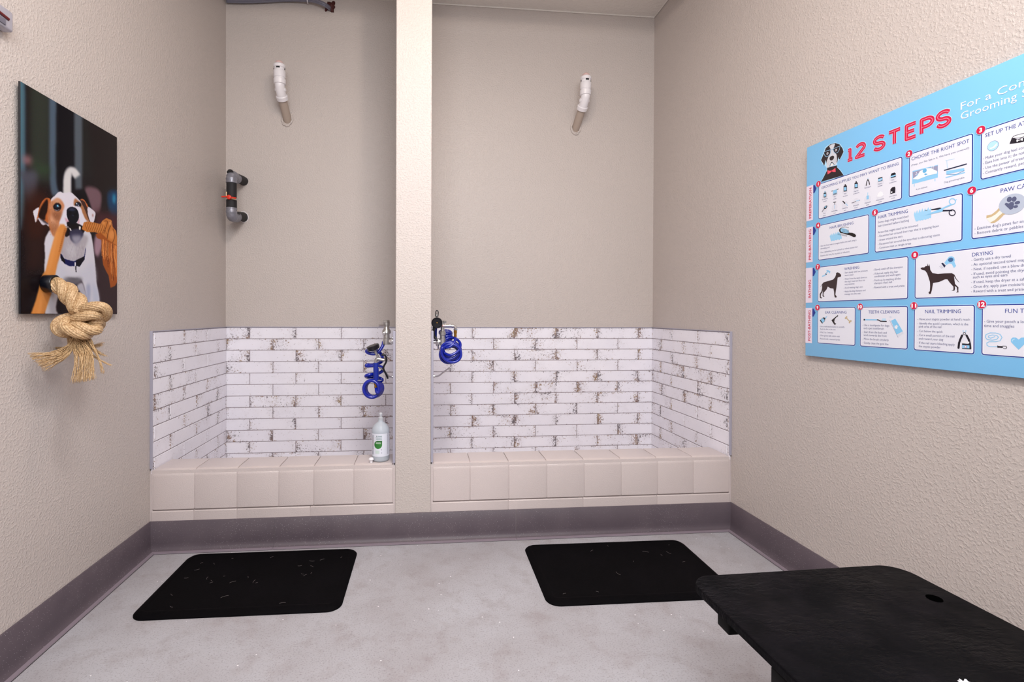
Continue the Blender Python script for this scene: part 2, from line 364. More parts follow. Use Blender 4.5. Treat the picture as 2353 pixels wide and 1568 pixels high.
# ------------------------------------------------------------------ mats
def rounded_rect(x0, y0, x1, y1, r, n=8):
    out = []
    for cx, cy, a0 in ((x1 - r, y1 - r, 0), (x0 + r, y1 - r, 90), (x0 + r, y0 + r, 180), (x1 - r, y0 + r, 270)):
        for k in range(n + 1): a = math.radians(a0 + 90 * k / n); out.append((cx + r * math.cos(a), cy + r * math.sin(a)))
    return out
def mat_obj(label, cx, cy, wx, wy, rz, seed):
    e = empty('anti_fatigue_mat', (cx, cy, 0), label, 'mat', 'black floor mats in front of the curbs')
    mb = MB(); h = .017; rings = []
    for ins, z in ((0, 0), (0, .003), (.004, .0075), (.016, .0145), (.026, h), (.034, h), (.036, h - .0012), (.038, h - .0012)): rings.append([(x, y, z) for x, y in rounded_rect(-wx / 2 + ins, -wy / 2 + ins, wx / 2 - ins, wy / 2 - ins, max(.055 - ins, .012))])
    n = len(rings[0]); vs_ = [p for r_ in rings for p in r_]; fs = []
    for i in range(len(rings) - 1):
        for k in range(n): fs.append((i * n + k, i * n + (k + 1) % n, (i + 1) * n + (k + 1) % n, (i + 1) * n + k))
    fs.append(tuple((len(rings) - 1) * n + k for k in range(n)))
    M = Matrix.Rotation(rz, 4, 'Z'); mb.add([Vector((cx, cy, 0)) + M @ Vector(p) for p in vs_], fs)
    mb.build('mat_body', M_mat, e, 50)
    rr = random.Random(seed); lm = MB()
    for k in range(26 if seed == 1 else 12):
        p = Vector((rr.uniform(-.42, .42) * wx, rr.uniform(-.4, .4) * wy, h - .0006)); a = rr.uniform(0, 6.3); L = rr.uniform(.008, .03)
        pts = [Vector((cx, cy, 0)) + M @ (p + Vector((math.cos(a + q * .5) * L * q, math.sin(a + q * .5) * L * q, 0))) for q in (0, .33, .66, 1)]
        lm.tube(pts, .00045, 4)
    lm.build('stray_hairs', M_lint, e)['kind'] = 'stuff'
    return e
mat_obj('black rectangular rubber floor mat left of the pillar, dusted with pale hairs', .616, -.325, .795, .515, math.radians(-.6), 1)
mat_obj('black rectangular rubber floor mat partly hidden by the grooming table corner', 2.245, -.372, .82, .52, math.radians(-.6), 2)

# ------------------------------------------------------------------ grooming table
e = empty('grooming_table', (2.42, -1.77, 0), 'low black grooming table with wet-looking textured top, against the right wall', 'table')
ZTT = .42; TX0, TX1, TY0, TY1 = 2.083, 2.752, -2.33, -1.203
M = Matrix.Translation((2.42, -1.2, 0)) @ Matrix.Rotation(math.radians(1.2), 4, 'Z') @ Matrix.Translation((-2.42, 1.2, 0))
mb = MB(); rings = []
for ins, z in ((.004, ZTT - .024), (.0, ZTT - .020), (0, ZTT - .005), (.0015, ZTT - .001), (.004, ZTT), (.007, ZTT)): rings.append([M @ Vector((x, y, z)) for x, y in rounded_rect(TX0 + ins, TY0 + ins, TX1 - ins, TY1 - ins, .065 - ins, 10)])
n = len(rings[0]); hole = at(2147, 1376, 2, ZTT); hr = .0155
hp = [hole + Vector((hr * math.cos(2 * math.pi * k / 24), hr * math.sin(2 * math.pi * k / 24), 0)) for k in range(24)]
vs_ = [p for r_ in rings for p in r_]; fs = []
for i in range(len(rings) - 1):
    for k in range(n): fs.append((i * n + k, i * n + (k + 1) % n, (i + 1) * n + (k + 1) % n, (i + 1) * n + k))
b0 = (len(rings) - 1) * n; outer = vs_[b0:b0 + n]; allp = outer + hp[::-1]
for tri in tessellate_polygon([outer, hp[::-1]]): fs.append(tuple(b0 + i if i < n else len(vs_) + i - n for i in tri))
vs_ += hp[::-1]; h0 = len(vs_) - 24; vs_ += [p - Vector((0, 0, .024)) for p in hp[::-1]]
for k in range(24): fs.append((h0 + k, h0 + (k + 1) % 24, h0 + 24 + (k + 1) % 24, h0 + 24 + k))
fs.append(tuple(range(n))[::-1]); mb.add(vs_, fs)
o = mb.build('table_top', M_table, e); bm = bmesh.new(); bm.from_mesh(o.data); bmesh.ops.recalc_face_normals(bm, faces=bm.faces); bm.to_mesh(o.data); bm.free()
mb = MB(); mb.lathe([(hr + .002, .0002), (hr + .002, .0012), (hr, .0014), (hr - .0012, .0005), (hr - .0012, -.12)], hole, (0, 0, 1), 28); mb.lathe([(hr - .0012, -.12), (0, -.12)], hole, (0, 0, 1), 28); mb.build('arm_hole', mat('hole_dark', (3, 3, 3), 1, Specular_IOR_Level=0), e, 50)  # near-black colour stands in for the shade down inside the hole
for y0, yd, zl in ((-1.388, .048, .057), (-1.60, .062, .066), (-2.16, .06, .055)):
    mb = MB(); mb.box((TX0 + .012, y0, ZTT - zl), (TX1 - .02, y0 + yd, ZTT - .0245), bev=.004); mb.build('cross_rail', M_tblk, e, 40)
for x in (TX0 + .2, TX1 - .2):
    mb = MB(); mb.box((x - .018, -2.2, ZTT - .08), (x + .018, -1.36, ZTT - .05), bev=.003); mb.build('side_rail', M_tblk, e, 40)
    for s in (1, -1):
        mb = MB(); a = Vector((x + s * .012, -2.05, .07 if s > 0 else ZTT - .08)); b = Vector((x + s * .012, -1.5, ZTT - .08 if s > 0 else .07)); mb.tube([a, b], .014, 4); mb.build('scissor_leg', M_tblk, e)
mb = MB()
for x in (TX0 + .16, TX1 - .2): mb.box((x, -2.22, .02), (x + .04, -1.45, .06), bev=.003)
for y in (-2.2, -1.5): mb.box((TX0 + .16, y, .02), (TX1 - .16, y + .04, .06), bev=.003)
mb.build('base_frame', M_tblk, e, 40)
for x in (TX0 + .18, TX1 - .18):
    for y in (-2.18, -1.48): mb = MB(); mb.cyl((x, y, 0), (x, y, .024), .018); mb.build('foot', M_black, e, 40)
# crumpled white paper at the near side of the table top
mb = MB(); q = Vector((2.403, -1.677, ZTT)); bm = bmesh.new(); bmesh.ops.create_icosphere(bm, subdivisions=4, radius=1)
for v in bm.verts:
    d = v.co.normalized(); k = .75 + .25 * math.sin(d.x * 7 + 1) * math.cos(d.y * 6) + .12 * math.sin(d.z * 13 + d.x * 9)
    v.co = Vector((d.x * .016 * k, d.y * .014 * k, .0125 + d.z * .0125 * min(k, 1))) + q
mb.bm(bm); o = mb.build('crumpled_tissue', M_tissue, None, 60)
for v in o.data.vertices: v.co -= q
o.location = q; tag(o, 'small crumpled white tissue lying on the black grooming table', 'tissue')

# ------------------------------------------------------------------ PVC vent stubs
def vent(label, bx, bz, lean, seed):
    e = empty('vent_stub', (bx, YB, bz), label, 'pipe', 'white capped pipe stubs high on the back wall')
    P0 = Vector((bx, YB, bz)); P1 = P0 + Vector((lean * .3, -.115, .105)); P2 = P1 + Vector((lean * .1, -.035, .055)); P3 = P2 + Vector((0, -.012, .155))
    mb = MB(); mb.tube([P0 + Vector((0, .02, -.018)), P1], .0275, 28); mb.build('pipe', M_ppipe, e, 50)
    mb = MB(); ring = []
    rr = random.Random(seed)
    for k in range(30):
        a = 2 * math.pi * k / 30; q = .0335 + rr.uniform(-.002, .003) + (.006 if 3.8 < a < 5.2 else 0); ring.append(P0 + Vector((q * math.cos(a), -.003, q * 1.25 * math.sin(a) - .002)))
    mb.tube(ring, .007, 10, closed=True); mb.build('wall_caulk', M_wall, e, 180)
    d1 = (P1 - P0).normalized(); d2 = (P3 - P2).normalized()
    mb = MB(); mb.tube(smooth_path([P1 - d1 * .02, P1 + d1 * .012, P2 - d2 * .008 , P2 + d2 * .012], 6), .031, 28)
    mb.lathe([(.029, 0), (.0365, .002), (.0375, .026), (.034, .03)], P1 - d1 * .03, d1, 32)
    for s in (1, -1): mb.lathe([(.006, 0), (.012, .002), (.0125, .006), (.008, .009)], (P1 + P2) * .5 + Vector((s * .026, -.008, 0)), (s, -.4, 0), 14)
    mb.build('elbow', M_pvc, e, 40)
    mb = MB(); mb.lathe([(.03, 0), (.0375, .004), (.0385, .034), (.034, .038), (.034, .042), (.0375, .046), (.0385, .083), (.0355, .088), (.033, .09), (.033, .104), (.0375, .107), (.0375, .124), (.03, .13)], P2 + d2 * .0, d2, 36)
    mb.build('air_valve', M_pvc, e, 35)
    for k in (1, 2, 3):
        mb = MB(); a = -math.pi / 2 + (k - 2) * 1.5; c = P2 + d2 * .0975 + Vector((math.cos(a) * .0325, math.sin(a) * .0325, 0)); mb.box(c - Vector((.011 if k == 2 else .004, .003, .0045)), c + Vector((.011 if k == 2 else .004, .003, .0045)), bev=.001); mb.build('vent_slot', M_black, e)
    mb = MB(); mb.lathe([(.026, 0), (.024, .012), (.016, .021), (0, .025)], P2 + d2 * .128, d2, 28); mb.build('cap_top', M_pink, e, 60)
vent('capped white pipe stub high on the left stall back wall', .4031, 2.51, -.02, 3)
vent('capped white pipe stub high on the right stall back wall', 2.4282, 2.53, .05, 4)

# ------------------------------------------------------------------ insulated pipe loop
e = empty('insulated_pipe_loop', (.1165, YB, 1.92), 'black insulated pipe loop with red valve handle in the left stall corner', 'pipe')
XV, YV, ZV0, ZV1, r = .1165, .724, 1.797, 2.047, .0305
mb = MB(); mb.tube([(XV, YB + .01, 2.072), (XV, YB - .03, 2.07), (XV, YV + .03, 2.052)], .030, 24); mb.build('insulation', M_blackm, e, 60)
mb = MB(); mb.tube([(XV, YB + .01, 1.825), (XV, YB - .03, 1.825), (XV, YV + .03, 1.80)], .030, 24); mb.build('insulation', M_blackm, e, 60)
mb = MB(); mb.tube([(XV, YV, 1.909), (XV, YV, 2.025)], r, 24); mb.build('insulation', M_blackm, e, 60)
mb = MB(); mb.tube([(XV, YV, 1.893), (XV, YV, 1.82)], r + .001, 24); mb.build('insulation', M_blackm, e, 60)
for z, s in ((ZV1, -1), (ZV0, 1)):
    mb = MB(); mb.tube(smooth_path([(XV, YV, z + s * .045), (XV, YV, z + s * .015), (XV, YV + .018, z - s * .004), (XV, YV + .06, z + (.004 if s < 0 else .001)), (XV, YV + .085, z + .006)], 6), lambda t: .0325 + .0014 * math.sin(t * 40), 24); mb.build('tape_wrap', M_tape, e, 180)
mb = MB(); mb.lathe([(.02, 0), (.022, .003), (.012, .02), (0, .024)], (XV - .006, YV - .004, ZV1 + .018), (0, 0, 1), 16); mb.build('foam_end', M_blackm, e)
mb = MB(); mb.cyl((XV, YV, 1.886), (XV, YV, 1.915), .024); mb.box((XV - .022, YV - .036, 1.897), (XV - .016, YV - .03, 1.938), bev=.001); mb.build('valve_body', M_beige, e, 40)
mb = MB(); hc = Vector((XV, YV - .042, 1.9025)); mb.lathe([(.013, 0), (.0145, .003), (.0145, .016), (.010, .019)], hc + Vector((0, .012, 0)), (0, -1, 0), 8)
mb.tube([hc + Vector((-.044, 0, .001)), hc + Vector((-.02, -.002, .003)), hc, hc + Vector((.02, -.002, -.003)), hc + Vector((.044, 0, -.006))], .0052, 10); mb.build('valve_handle', M_red, e, 40)
mb = MB(); mb.tube([(XV + .031 * math.cos(a), YB - .004 - .006 * math.sin(a), 1.828 + .034 * math.sin(a)) for a in [2 * math.pi * k / 24 for k in range(24)]], .003, 6, closed=True); mb.build('wall_ring', M_pvc, e, 180)

# ------------------------------------------------------------------ cable and firestop
cb = [at(x, y, 1, Y) for x, y, Y in ((759, 20, YB - .002), (752, 14, YB - .03), (742, 8, YB - .045), (728, 2.5, YB - .045), (708, -1, YB - .035), (660, -2, YB - .02), (600, 1, YB - .018), (560, 2, YB - .018), (521, 1, YB - .02))]
e = empty('wall_cable', cb[0], 'grey cable bundle along the top of the left stall wall', 'cable')
mb = MB(); mb.tube(smooth_path(cb, 8), .0125, 16); mb.build('cable_sheath', M_cable, e, 180)
mb = MB(); mb.tube([p + Vector((0, -.004, -.013)) for p in smooth_path(cb, 8)], .0065, 10); mb.build('cable_sheath', M_cable, e, 180)
mb = MB(); c_ = at(707, 0, 1, YB - .033); mb.tube([c_ + Vector((0, .017 * math.cos(a), .017 * math.sin(a) - .004)) for a in [2 * math.pi * k / 16 for k in range(16)]], .003, 6, closed=True); mb.build('cable_clip', M_pvc, e, 180)
fp = [(752, 4.5), (759, 5), (763, 6.5), (765, 3.5), (769, 3), (770.5, 6), (770, 10), (768.5, 12), (770.5, 16), (769, 19.5), (767, 22), (767.5, 29.5), (764.5, 28), (763, 29.5), (760, 27), (756, 25.5), (753, 23.5), (751, 26), (748, 27), (746, 24.5), (748.5, 22.5), (747, 19), (746.5, 14), (749, 12), (752, 8)]
mb = MB(); F = [at(x, y, 1, YB - .001) for x, y in fp]; cen = sum(F, Vector()) / len(F)
F1 = [p + (cen - p) * .12 + Vector((0, -.011, 0)) for p in F]; F2 = [p + (cen - p) * .55 + Vector((0, -.016, 0)) for p in F]; n = len(F)
mb.add(F + F1 + F2 + [cen + Vector((0, -.018, 0))], [(r_ * n + k, r_ * n + (k + 1) % n, (r_ + 1) * n + (k + 1) % n, (r_ + 1) * n + k) for r_ in (0, 1) for k in range(n)] + [(2 * n + k, 2 * n + (k + 1) % n, 3 * n) for k in range(n)])
o = mb.build('firestop_putty', M_fire, None, 60)
for v in o.data.vertices: v.co -= cen
o.location = cen; tag(o, 'dark red ragged firestop putty patch around the cable hole', 'sealant')

# ------------------------------------------------------------------ fixture at the top of the left wall
e = empty('wall_box_fixture', (0, -.9, 2.08), 'pale plastic wall fixture cut by the upper corner of the left wall', 'fixture')
mb = MB(); mb.box((.0, -1.05, 2.055), (.034, -.852, 2.12), bev=.008); mb.build('housing', M_clear, e, 40)
mb = MB(); mb.tube([(.0355, -1.03, 2.098), (.0355, -.875, 2.087)], .0045, 10); mb.build('indicator_rod', M_redrod, e, 60)
mb = MB(); mb.box((.03, -1.03, 2.062), (.037, -.885, 2.08), bev=.002); mb.build('dark_window', M_cable, e, 40)

# ------------------------------------------------------------------ shower fixtures
YW = .3
def W(x, y, Y=YW): return at(x, y, 1, Y)
L8 = lambda x, y, dy=0: W(800 + x / 7.13, 720 + y / 7.13, YW + dy)
R7 = lambda x, y, dy=0: W(960 + x / 7.84, 690 + y / 7.84, YW + dy)
s8 = (YW - CAM.y) / FPX / 7.13; s7 = (YW - CAM.y) / FPX / 7.84
# left valve
e = empty('shower_valve', L8(745, 460), 'chrome shower valve on the left face of the pillar, above the hanging sprayer', 'valve', 'chrome shower valves beside the pillar')
mb = MB(); mb.lathe([(45 * s8, 0), (62 * s8, 6 * s8), (62 * s8, 105 * s8), (50 * s8, 112 * s8), (48 * s8, 170 * s8), (58 * s8, 176 * s8), (70 * s8, 190 * s8), (66 * s8, 230 * s8), (50 * s8, 250 * s8), (42 * s8, 275 * s8), (42 * s8, 300 * s8), (52 * s8, 306 * s8), (52 * s8, 360 * s8)], L8(628, 515), (0, 0, 1), 28); mb.build('valve_body', M_satin, e, 40)
mb = MB(); mb.lathe([(50 * s8, 0), (57 * s8, 4 * s8), (57 * s8, 30 * s8), (48 * s8, 36 * s8)], L8(625, 152), (0, 0, 1), 6); mb.build('top_cap', M_satin, e, 40)
mb = MB(); mb.cyl(L8(610, 468), L8(742, 458), 42 * s8, 24); mb.lathe([(52 * s8, 0), (56 * s8, 6 * s8), (56 * s8, 50 * s8), (50 * s8, 56 * s8)], L8(665, 463), (1, 0, 0), 8); mb.cyl(L8(720, 400), L8(748, 400), 22 * s8); mb.build('wall_union', M_chrome, e, 40)
mb = MB(); mb.tube([L8(600, 200, -.02), L8(560, 205, -.025), L8(500, 205, -.03)], 17 * s8, 12); mb.build('lever', M_chrome, e, 60); mb = MB(); mb.cyl(L8(590, 330), L8(590, 330, -.04), 26 * s8); mb.build('side_screw', M_chrome, e, 60)
# left hook and sprayer
def hook(label, pts, base, name='hose_hook'):
    o_ = empty(name, pts[0], label, 'hook', 'bent chrome hooks on the pillar sides')
    mb = MB(); mb.tube(smooth_path(pts, 8), 13 * s8, 14); mb.build('rod', M_chrome, o_, 180)
    mb = MB(); mb.cyl(pts[0], pts[0] + base, 24 * s8); mb.build('collar', M_chrome, o_, 40); return o_
hook('bent chrome hook on the left face of the pillar holding a sprayer', [L8(748, 1040), L8(690, 1042, -.005), L8(650, 1020, -.01), L8(600, 955, -.02), L8(540, 905, -.03), L8(485, 890, -.035)], L8(715, 1040) - L8(748, 1040))
hook('bent empty chrome hook on the right face of the pillar', [R7(270, 1372), R7(345, 1376, -.005), R7(400, 1350, -.02), R7(480, 1285, -.04), R7(590, 1212, -.06)], R7(310, 1372) - R7(270, 1372))
e = empty('sprayer', L8(455, 1100, -.03), 'hanging pet sprayer with dark round head and blue grip, left of the pillar', 'sprayer', 'blue-handled sprayers')
hc = L8(410, 560, -.04); ax = Vector((-.30, -.15, .94)).normalized()
mb = MB(); mb.lathe([(70 * s8, -42 * s8), (96 * s8, -30 * s8), (101 * s8, 10 * s8), (97 * s8, 32 * s8), (80 * s8, 36 * s8), (0, 30 * s8)], hc, ax, 36); mb.build('spray_head', M_black, e, 40)
mb = MB(); mb.lathe([(0, -70 * s8), (28 * s8, -66 * s8), (60 * s8, -48 * s8), (66 * s8, -40 * s8)], hc, ax, 28); mb.tube([hc - ax * 60 * s8, L8(440, 620, -.035), L8(500, 740, -.03)], 21 * s8, 18)
mb.tube(smooth_path([L8(455, 815, -.03), L8(455, 775, -.03), L8(480, 750, -.03), L8(540, 760, -.03), L8(592, 770, -.03)], 6), 27 * s8, 16)
mb.build('metal_neck', M_satin, e, 60)
mb = MB(); mb.tube([L8(455, 812, -.03), L8(455, 822, -.03), L8(456, 845, -.03), L8(457, 1095, -.03), L8(457, 1102, -.03)], lambda t: (42 if t < .4 else 44) * s8, 24); mb.build('grip', M_bluegrip, e, 50)
mb = MB(); a = L8(485, 1100, -.03); mb.box(a - Vector((62 * s8, .012, 3 * s8)), a + Vector((62 * s8, .012, 3 * s8)), bev=.0008); mb.build('metal_band', M_satin, e)
mb = MB(); mb.lathe([(30 * s8, 0), (33 * s8, 4 * s8), (33 * s8, 40 * s8), (26 * s8, 46 * s8), (28 * s8, 90 * s8), (20 * s8, 94 * s8)], L8(457, 1133, -.03), (0, 0, -1), 18); mb.build('brass_fitting', M_brass, e, 40)
mb = MB(); mb.tube(smooth_path([L8(545, 690, -.03), L8(580, 680, -.03), L8(618, 715, -.03), L8(625, 790, -.03), L8(590, 860, -.03), L8(578, 905, -.03), L8(600, 960, -.03), L8(635, 1030, -.03), L8(650, 1075, -.03)], 8), 15 * s8, 14); mb.build('squeeze_lever', M_black, e, 180)
# left hose
e = empty('coil_hose', L8(560, 480), 'bright blue coiled hose hanging from the left sprayer grip', 'hose', 'blue coiled hoses')
pts = [L8(578, 470, .01), L8(572, 520, 0), L8(540, 580, -.005), L8(500, 630, -.01), L8(430, 665, -.02), L8(340, 655, -.02), L8(300, 625, 0), L8(340, 600, .03), L8(430, 595, .04), L8(510, 640, .03), L8(560, 720, .02), L8(540, 800, .03), L8(420, 845, .03), L8(310, 848, .0), L8(310, 868, -.0), L8(420, 862, -.01), L8(540, 880, .0), L8(570, 930, .03), L8(500, 985, .02), L8(350, 1008, -.01), L8(290, 1030, 0), L8(320, 1050, .03), L8(450, 1045, .04), L8(560, 1090, .03)]
n = 11 * 5
for k in range(n):
    f = k / n; a = .9 - 2 * math.pi * 4.286 * f; sh = 1 - f
    pts.append(L8(376 + 58 * sh * 1.0 - 0 * f + (128 + 6 * sh) * math.cos(a), 1245 - 15 * sh + (136 - 4 * sh) * math.sin(-a) * 1.02, .045 - .10 * f))
pts += [L8(470, 1290, -.05), L8(460, 1225, -.03)]
mb = MB(); mb.tube(smooth_path(pts, 5), 27 * s8, 14); mb.build('hose_coil', M_blue, e, 180)

# right valve
e = empty('shower_valve', R7(285, 745), 'chrome shower valve behind the blue coils on the right side of the pillar', 'valve', 'chrome shower valves beside the pillar')
mb = MB(); mb.lathe([(40 * s7, 0), (56 * s7, 8 * s7), (56 * s7, 130 * s7), (46 * s7, 140 * s7), (46 * s7, 180 * s7), (56 * s7, 190 * s7), (58 * s7, 240 * s7), (36 * s7, 262 * s7), (34 * s7, 330 * s7), (38 * s7, 440 * s7)], R7(445, 820), (0, 0, 1), 28); mb.build('valve_body', M_satin, e, 40)
mb = MB(); mb.lathe([(26 * s7, 0), (44 * s7, 6 * s7), (46 * s7, 30 * s7), (34 * s7, 40 * s7)], R7(475, 412), (0, 0, 1), 18); mb.cyl(R7(500, 395), R7(440, 395), 20 * s7); mb.build('top_cap', M_satin, e, 40)
mb = MB(); mb.cyl(R7(280, 752), R7(480, 745), 38 * s7); mb.lathe([(48 * s7, 0), (52 * s7, 6 * s7), (52 * s7, 60 * s7), (46 * s7, 66 * s7)], R7(318, 750), (1, 0, 0), 8); mb.cyl(R7(355, 690), R7(355, 830), 27 * s7); mb.cyl(R7(365, 830), R7(365, 880), 12 * s7); mb.build('wall_union', M_chrome, e, 40)
mb = MB(); mb.tube(smooth_path([R7(450, 462, -.01), R7(540, 462, -.01), R7(610, 462, -.01), R7(655, 472, -.01), R7(677, 500, -.01), R7(680, 535, -.01)], 6), 27 * s7, 18); mb.lathe([(32 * s7, 0), (36 * s7, 4 * s7), (36 * s7, 22 * s7), (30 * s7, 26 * s7)], R7(680, 520, -.01), (0, 0, -1), 8); mb.cyl(R7(610, 462, -.01), R7(640, 464, -.01), 34 * s7); mb.build('outlet_elbow', M_chrome, e, 40)
mb = MB(); mb.tube([R7(438, 463, -.02), R7(490, 463, -.02)], 7 * s7, 8); mb.build('red_mark', M_red, e)
mb = MB(); mb.lathe([(24 * s7, 0), (30 * s7, 6 * s7), (30 * s7, 50 * s7), (24 * s7, 58 * s7), (26 * s7, 110 * s7), (19 * s7, 122 * s7)], R7(677, 546, -.01), (0, 0, -1), 18); mb.build('brass_fitting', M_brass, e, 40)
e = empty('sprayer', R7(340, 410, -.05), 'pet sprayer with its dark round head facing out, on the right side of the pillar', 'sprayer', 'blue-handled sprayers')
mb = MB(); hc = R7(345, 410, -.05); mb.lathe([(70 * s7, .03), (92 * s7, .018), (98 * s7, 0), (96 * s7, -.008), (84 * s7, -.012), (80 * s7, -.008), (0, -.006)], hc, (0.03, 1, .1), 40); mb.build('spray_head', M_black, e, 40)
mb = MB(); mb.lathe([(9 * s7, 0), (9 * s7, .003), (0, .004)], hc + Vector((0, -.006, 0)), (0, -1, 0), 12); mb.build('centre_screw', M_brass, e, 60)
mb = MB(); mb.tube(smooth_path([R7(325, 300, -.03), R7(325, 215, -.03), R7(345, 185, -.03), R7(368, 215, -.03), R7(362, 300, -.03)], 6), 9 * s7, 10); mb.build('hanging_ring', M_black, e, 180)
mb = MB(); mb.tube([R7(343, 240, -.028), R7(343, 330, -.028)], 10 * s7, 10); mb.build('metal_neck', M_chrome, e, 180)
mb = MB(); mb.tube(smooth_path([R7(300, 480, -.04), R7(285, 560, -.04), R7(295, 640, -.03), R7(330, 700, -.03)], 6), 26 * s7, 16); mb.build('squeeze_lever', M_black, e, 180)
mb = MB(); mb.tube([R7(318, 500, .0), R7(312, 560, .02), R7(310, 680, .03)], 34 * s7, 18); mb.build('grip', M_bluegrip, e, 60)
e = empty('coil_hose', R7(676, 690), 'bright blue coiled hose looping under the valve on the right side of the pillar', 'hose', 'blue coiled hoses')
pts = [R7(674, 680, -.01), R7(668, 740, -.02), R7(640, 800, -.03), R7(570, 850, -.04), R7(500, 845, -.03), R7(480, 800, 0), R7(530, 740, .02), R7(600, 735, .0), R7(580, 790, -.01)]
pts = [R7(674, 680, -.01), R7(665, 750, -.03), R7(610, 820, -.04), R7(540, 852, -.04), R7(480, 845, -.02), R7(470, 770, .02), R7(530, 690, .04), R7(650, 680, .03), R7(740, 740, .0), R7(768, 810, -.02), R7(740, 900, -.04), R7(660, 965, -.05), R7(570, 990, -.05), R7(480, 950, -.03)]
N = 7; n = 11 * N
for k in range(n):
    f = k / n; a = math.pi * .85 + 2 * math.pi * N * f
    cx, cy = 575 - 10 * f + 16 * math.sin(f * 23), 905 + 40 * math.sin(f * 17) + 25 * f; rx, ry = 165 + 12 * math.sin(f * 31) , 150 + 22 * math.sin(f * 19)
    pts.append(R7(cx + rx * math.cos(a) + 18, cy + 18 - ry * math.sin(a), -.05 + .11 * f))
for k in range(30):
    f = k / 30; a = 2 * math.pi * 3 * f; pts.append(R7(520 + 85 * math.cos(a), 700 - 150 * f - 40 * math.sin(a), .06 + .02 * math.sin(a)))
pts += [R7(420, 560, .05), R7(400, 600, .06)]
mb = MB(); mb.tube(smooth_path(pts, 5), 25 * s7, 14); mb.build('hose_coil', M_blue, e, 180)

# ------------------------------------------------------------------ bottle and stopper
bc = Vector((1.1115, .078, .4)); k = .0458
e = empty('soap_bottle', bc, 'translucent soap bottle with green-marked label on the left curb beside the pillar', 'bottle')
mb = MB(); mb.lathe([(k * .80, 0), (k * .94, .003), (k, .012), (k, .152), (k * .99, .162), (k * .90, .175), (k * .68, .190), (k * .40, .200), (k * .30, .205), (k * .30, .212)], bc, (0, 0, 1), 48); mb.build('body', M_bottle, e, 60)
mb = MB(); mb.lathe([(k * .7, .003), (k * .9, .005), (k * .95, .014), (k * .95, .048), (0, .048)], bc, (0, 0, 1), 40); mb.build('soap', M_liquid, e, 60)
mb = MB(); mb.lathe([(k * .28, .205), (k * .29, .213), (k * .27, .216), (k * .29, .219), (k * .29, .224), (k * .17, .228), (k * .17, .238), (k * .22, .241), (k * .2, .248), (k * .08, .252), (0, .252)], bc, (0, 0, 1), 28); mb.build('nozzle', mat('clear_plastic', (222, 224, 230), .2, 0, Transmission_Weight=.4), e, 50)
lb = MB(); ang0 = -math.pi / 2 - .06
def BL(a, z, lay=0): return bc + Vector((math.cos(ang0 + a) * (k + .0006 + lay * .0003), math.sin(ang0 + a) * (k + .0006 + lay * .0003), z))
def lpatch(pts, col, lay, tgt=lb):
    tgt.add([BL(a, z, lay) for a, z in pts], [tuple(range(len(pts)))], 0, lin(col))
for i in range(36):
    a0, a1 = -1.75 + 3.5 * i / 36, -1.75 + 3.5 * (i + 1) / 36; lpatch([(a0, .030), (a1, .030), (a1, .148), (a0, .148)], (226, 229, 240), 0)
def lrect(a0, z0, a1, z1, col, lay=1):
    m_ = max(1, int(abs(a1 - a0) / .1))
    for i in range(m_): b0, b1 = a0 + (a1 - a0) * i / m_, a0 + (a1 - a0) * (i + 1) / m_; lpatch([(b0, z0), (b1, z0), (b1, z1), (b0, z1)], col, lay)
R2 = random.Random(5)
zz = .039
while zz < .138:
    h_ = R2.choice([.002, .003, .0025, .004]); lrect(-.93, zz, -.80, zz + h_, R2.choice([(52, 60, 110), (150, 60, 50), (60, 60, 70), (70, 90, 120)])); zz += h_ + .0011
def gx(a): return a
cz_ = .092; rg = .021
for i in range(30):   # green drop: round with a square upper right corner
    z0 = cz_ - rg + 2 * rg * i / 30; z1 = z0 + 2 * rg / 30; zm = (z0 + z1) / 2 - cz_; w_ = math.sqrt(max(0, rg * rg - zm * zm)) / k
    wr = rg / k if zm > 0 else w_; wl = w_ if not (zm > .6 * rg) else w_
    lrect(-.16 - wl, z0, -.16 + wr, z1, (48, 124, 50) if zm < .4 * rg else (38, 104, 44))
for z0, a0, a1 in ((.1035, -.38, .16), (.0975, -.4, .16)):
    a = a0
    while a < a1: d_ = R2.uniform(.04, .07); lrect(a, z0, min(a + d_, a1), z0 + .0032, (205, 226, 205), 2); a += d_ + .02
for z0, a0, a1, h_ in ((.1345, -.14, .28, .0042), (.1265, -.42, .28, .003), (.1195, -.38, .28, .0028)):
    a = a0
    while a < a1: d_ = R2.uniform(.03, .06); lrect(a, z0, min(a + d_, a1), z0 + h_, (70, 120, 118)); a += d_ + .018
lrect(-.34, .134, -.24, .139, (24, 70, 62)); lrect(-.48, .045, .02, .062, (205, 220, 216)); lrect(.2, .064, .27, .068, (50, 50, 90)); lrect(.18, .046, .3, .054, (196, 198, 214))
z = .04
while z < .145: lrect(.92, z, 1.15, z + .0022, (150, 150, 165)); z += .0052
lb.build('label', M_attr, e, 60, attr=True)
q = at(853, 1064, 2, .4); q.y = .036; q.x = at(853, 1064, 1, .036).x
e = empty('rubber_stopper', q, 'small white mushroom-shaped stopper on the curb next to the soap bottle', 'stopper')
mb = MB(); mb.lathe([(.0065, 0), (.0075, .001), (.0075, .014), (.006, .015)], q, (0, 0, 1), 20); mb.build('stem', M_pvc, e, 40)
mb = MB(); mb.lathe([(.006, .014), (.0135, .0155), (.0135, .019), (.011, .024), (.005, .0275), (0, .028)], q, (0, 0, 1), 24); mb.build('cap', M_pvc, e, 40)

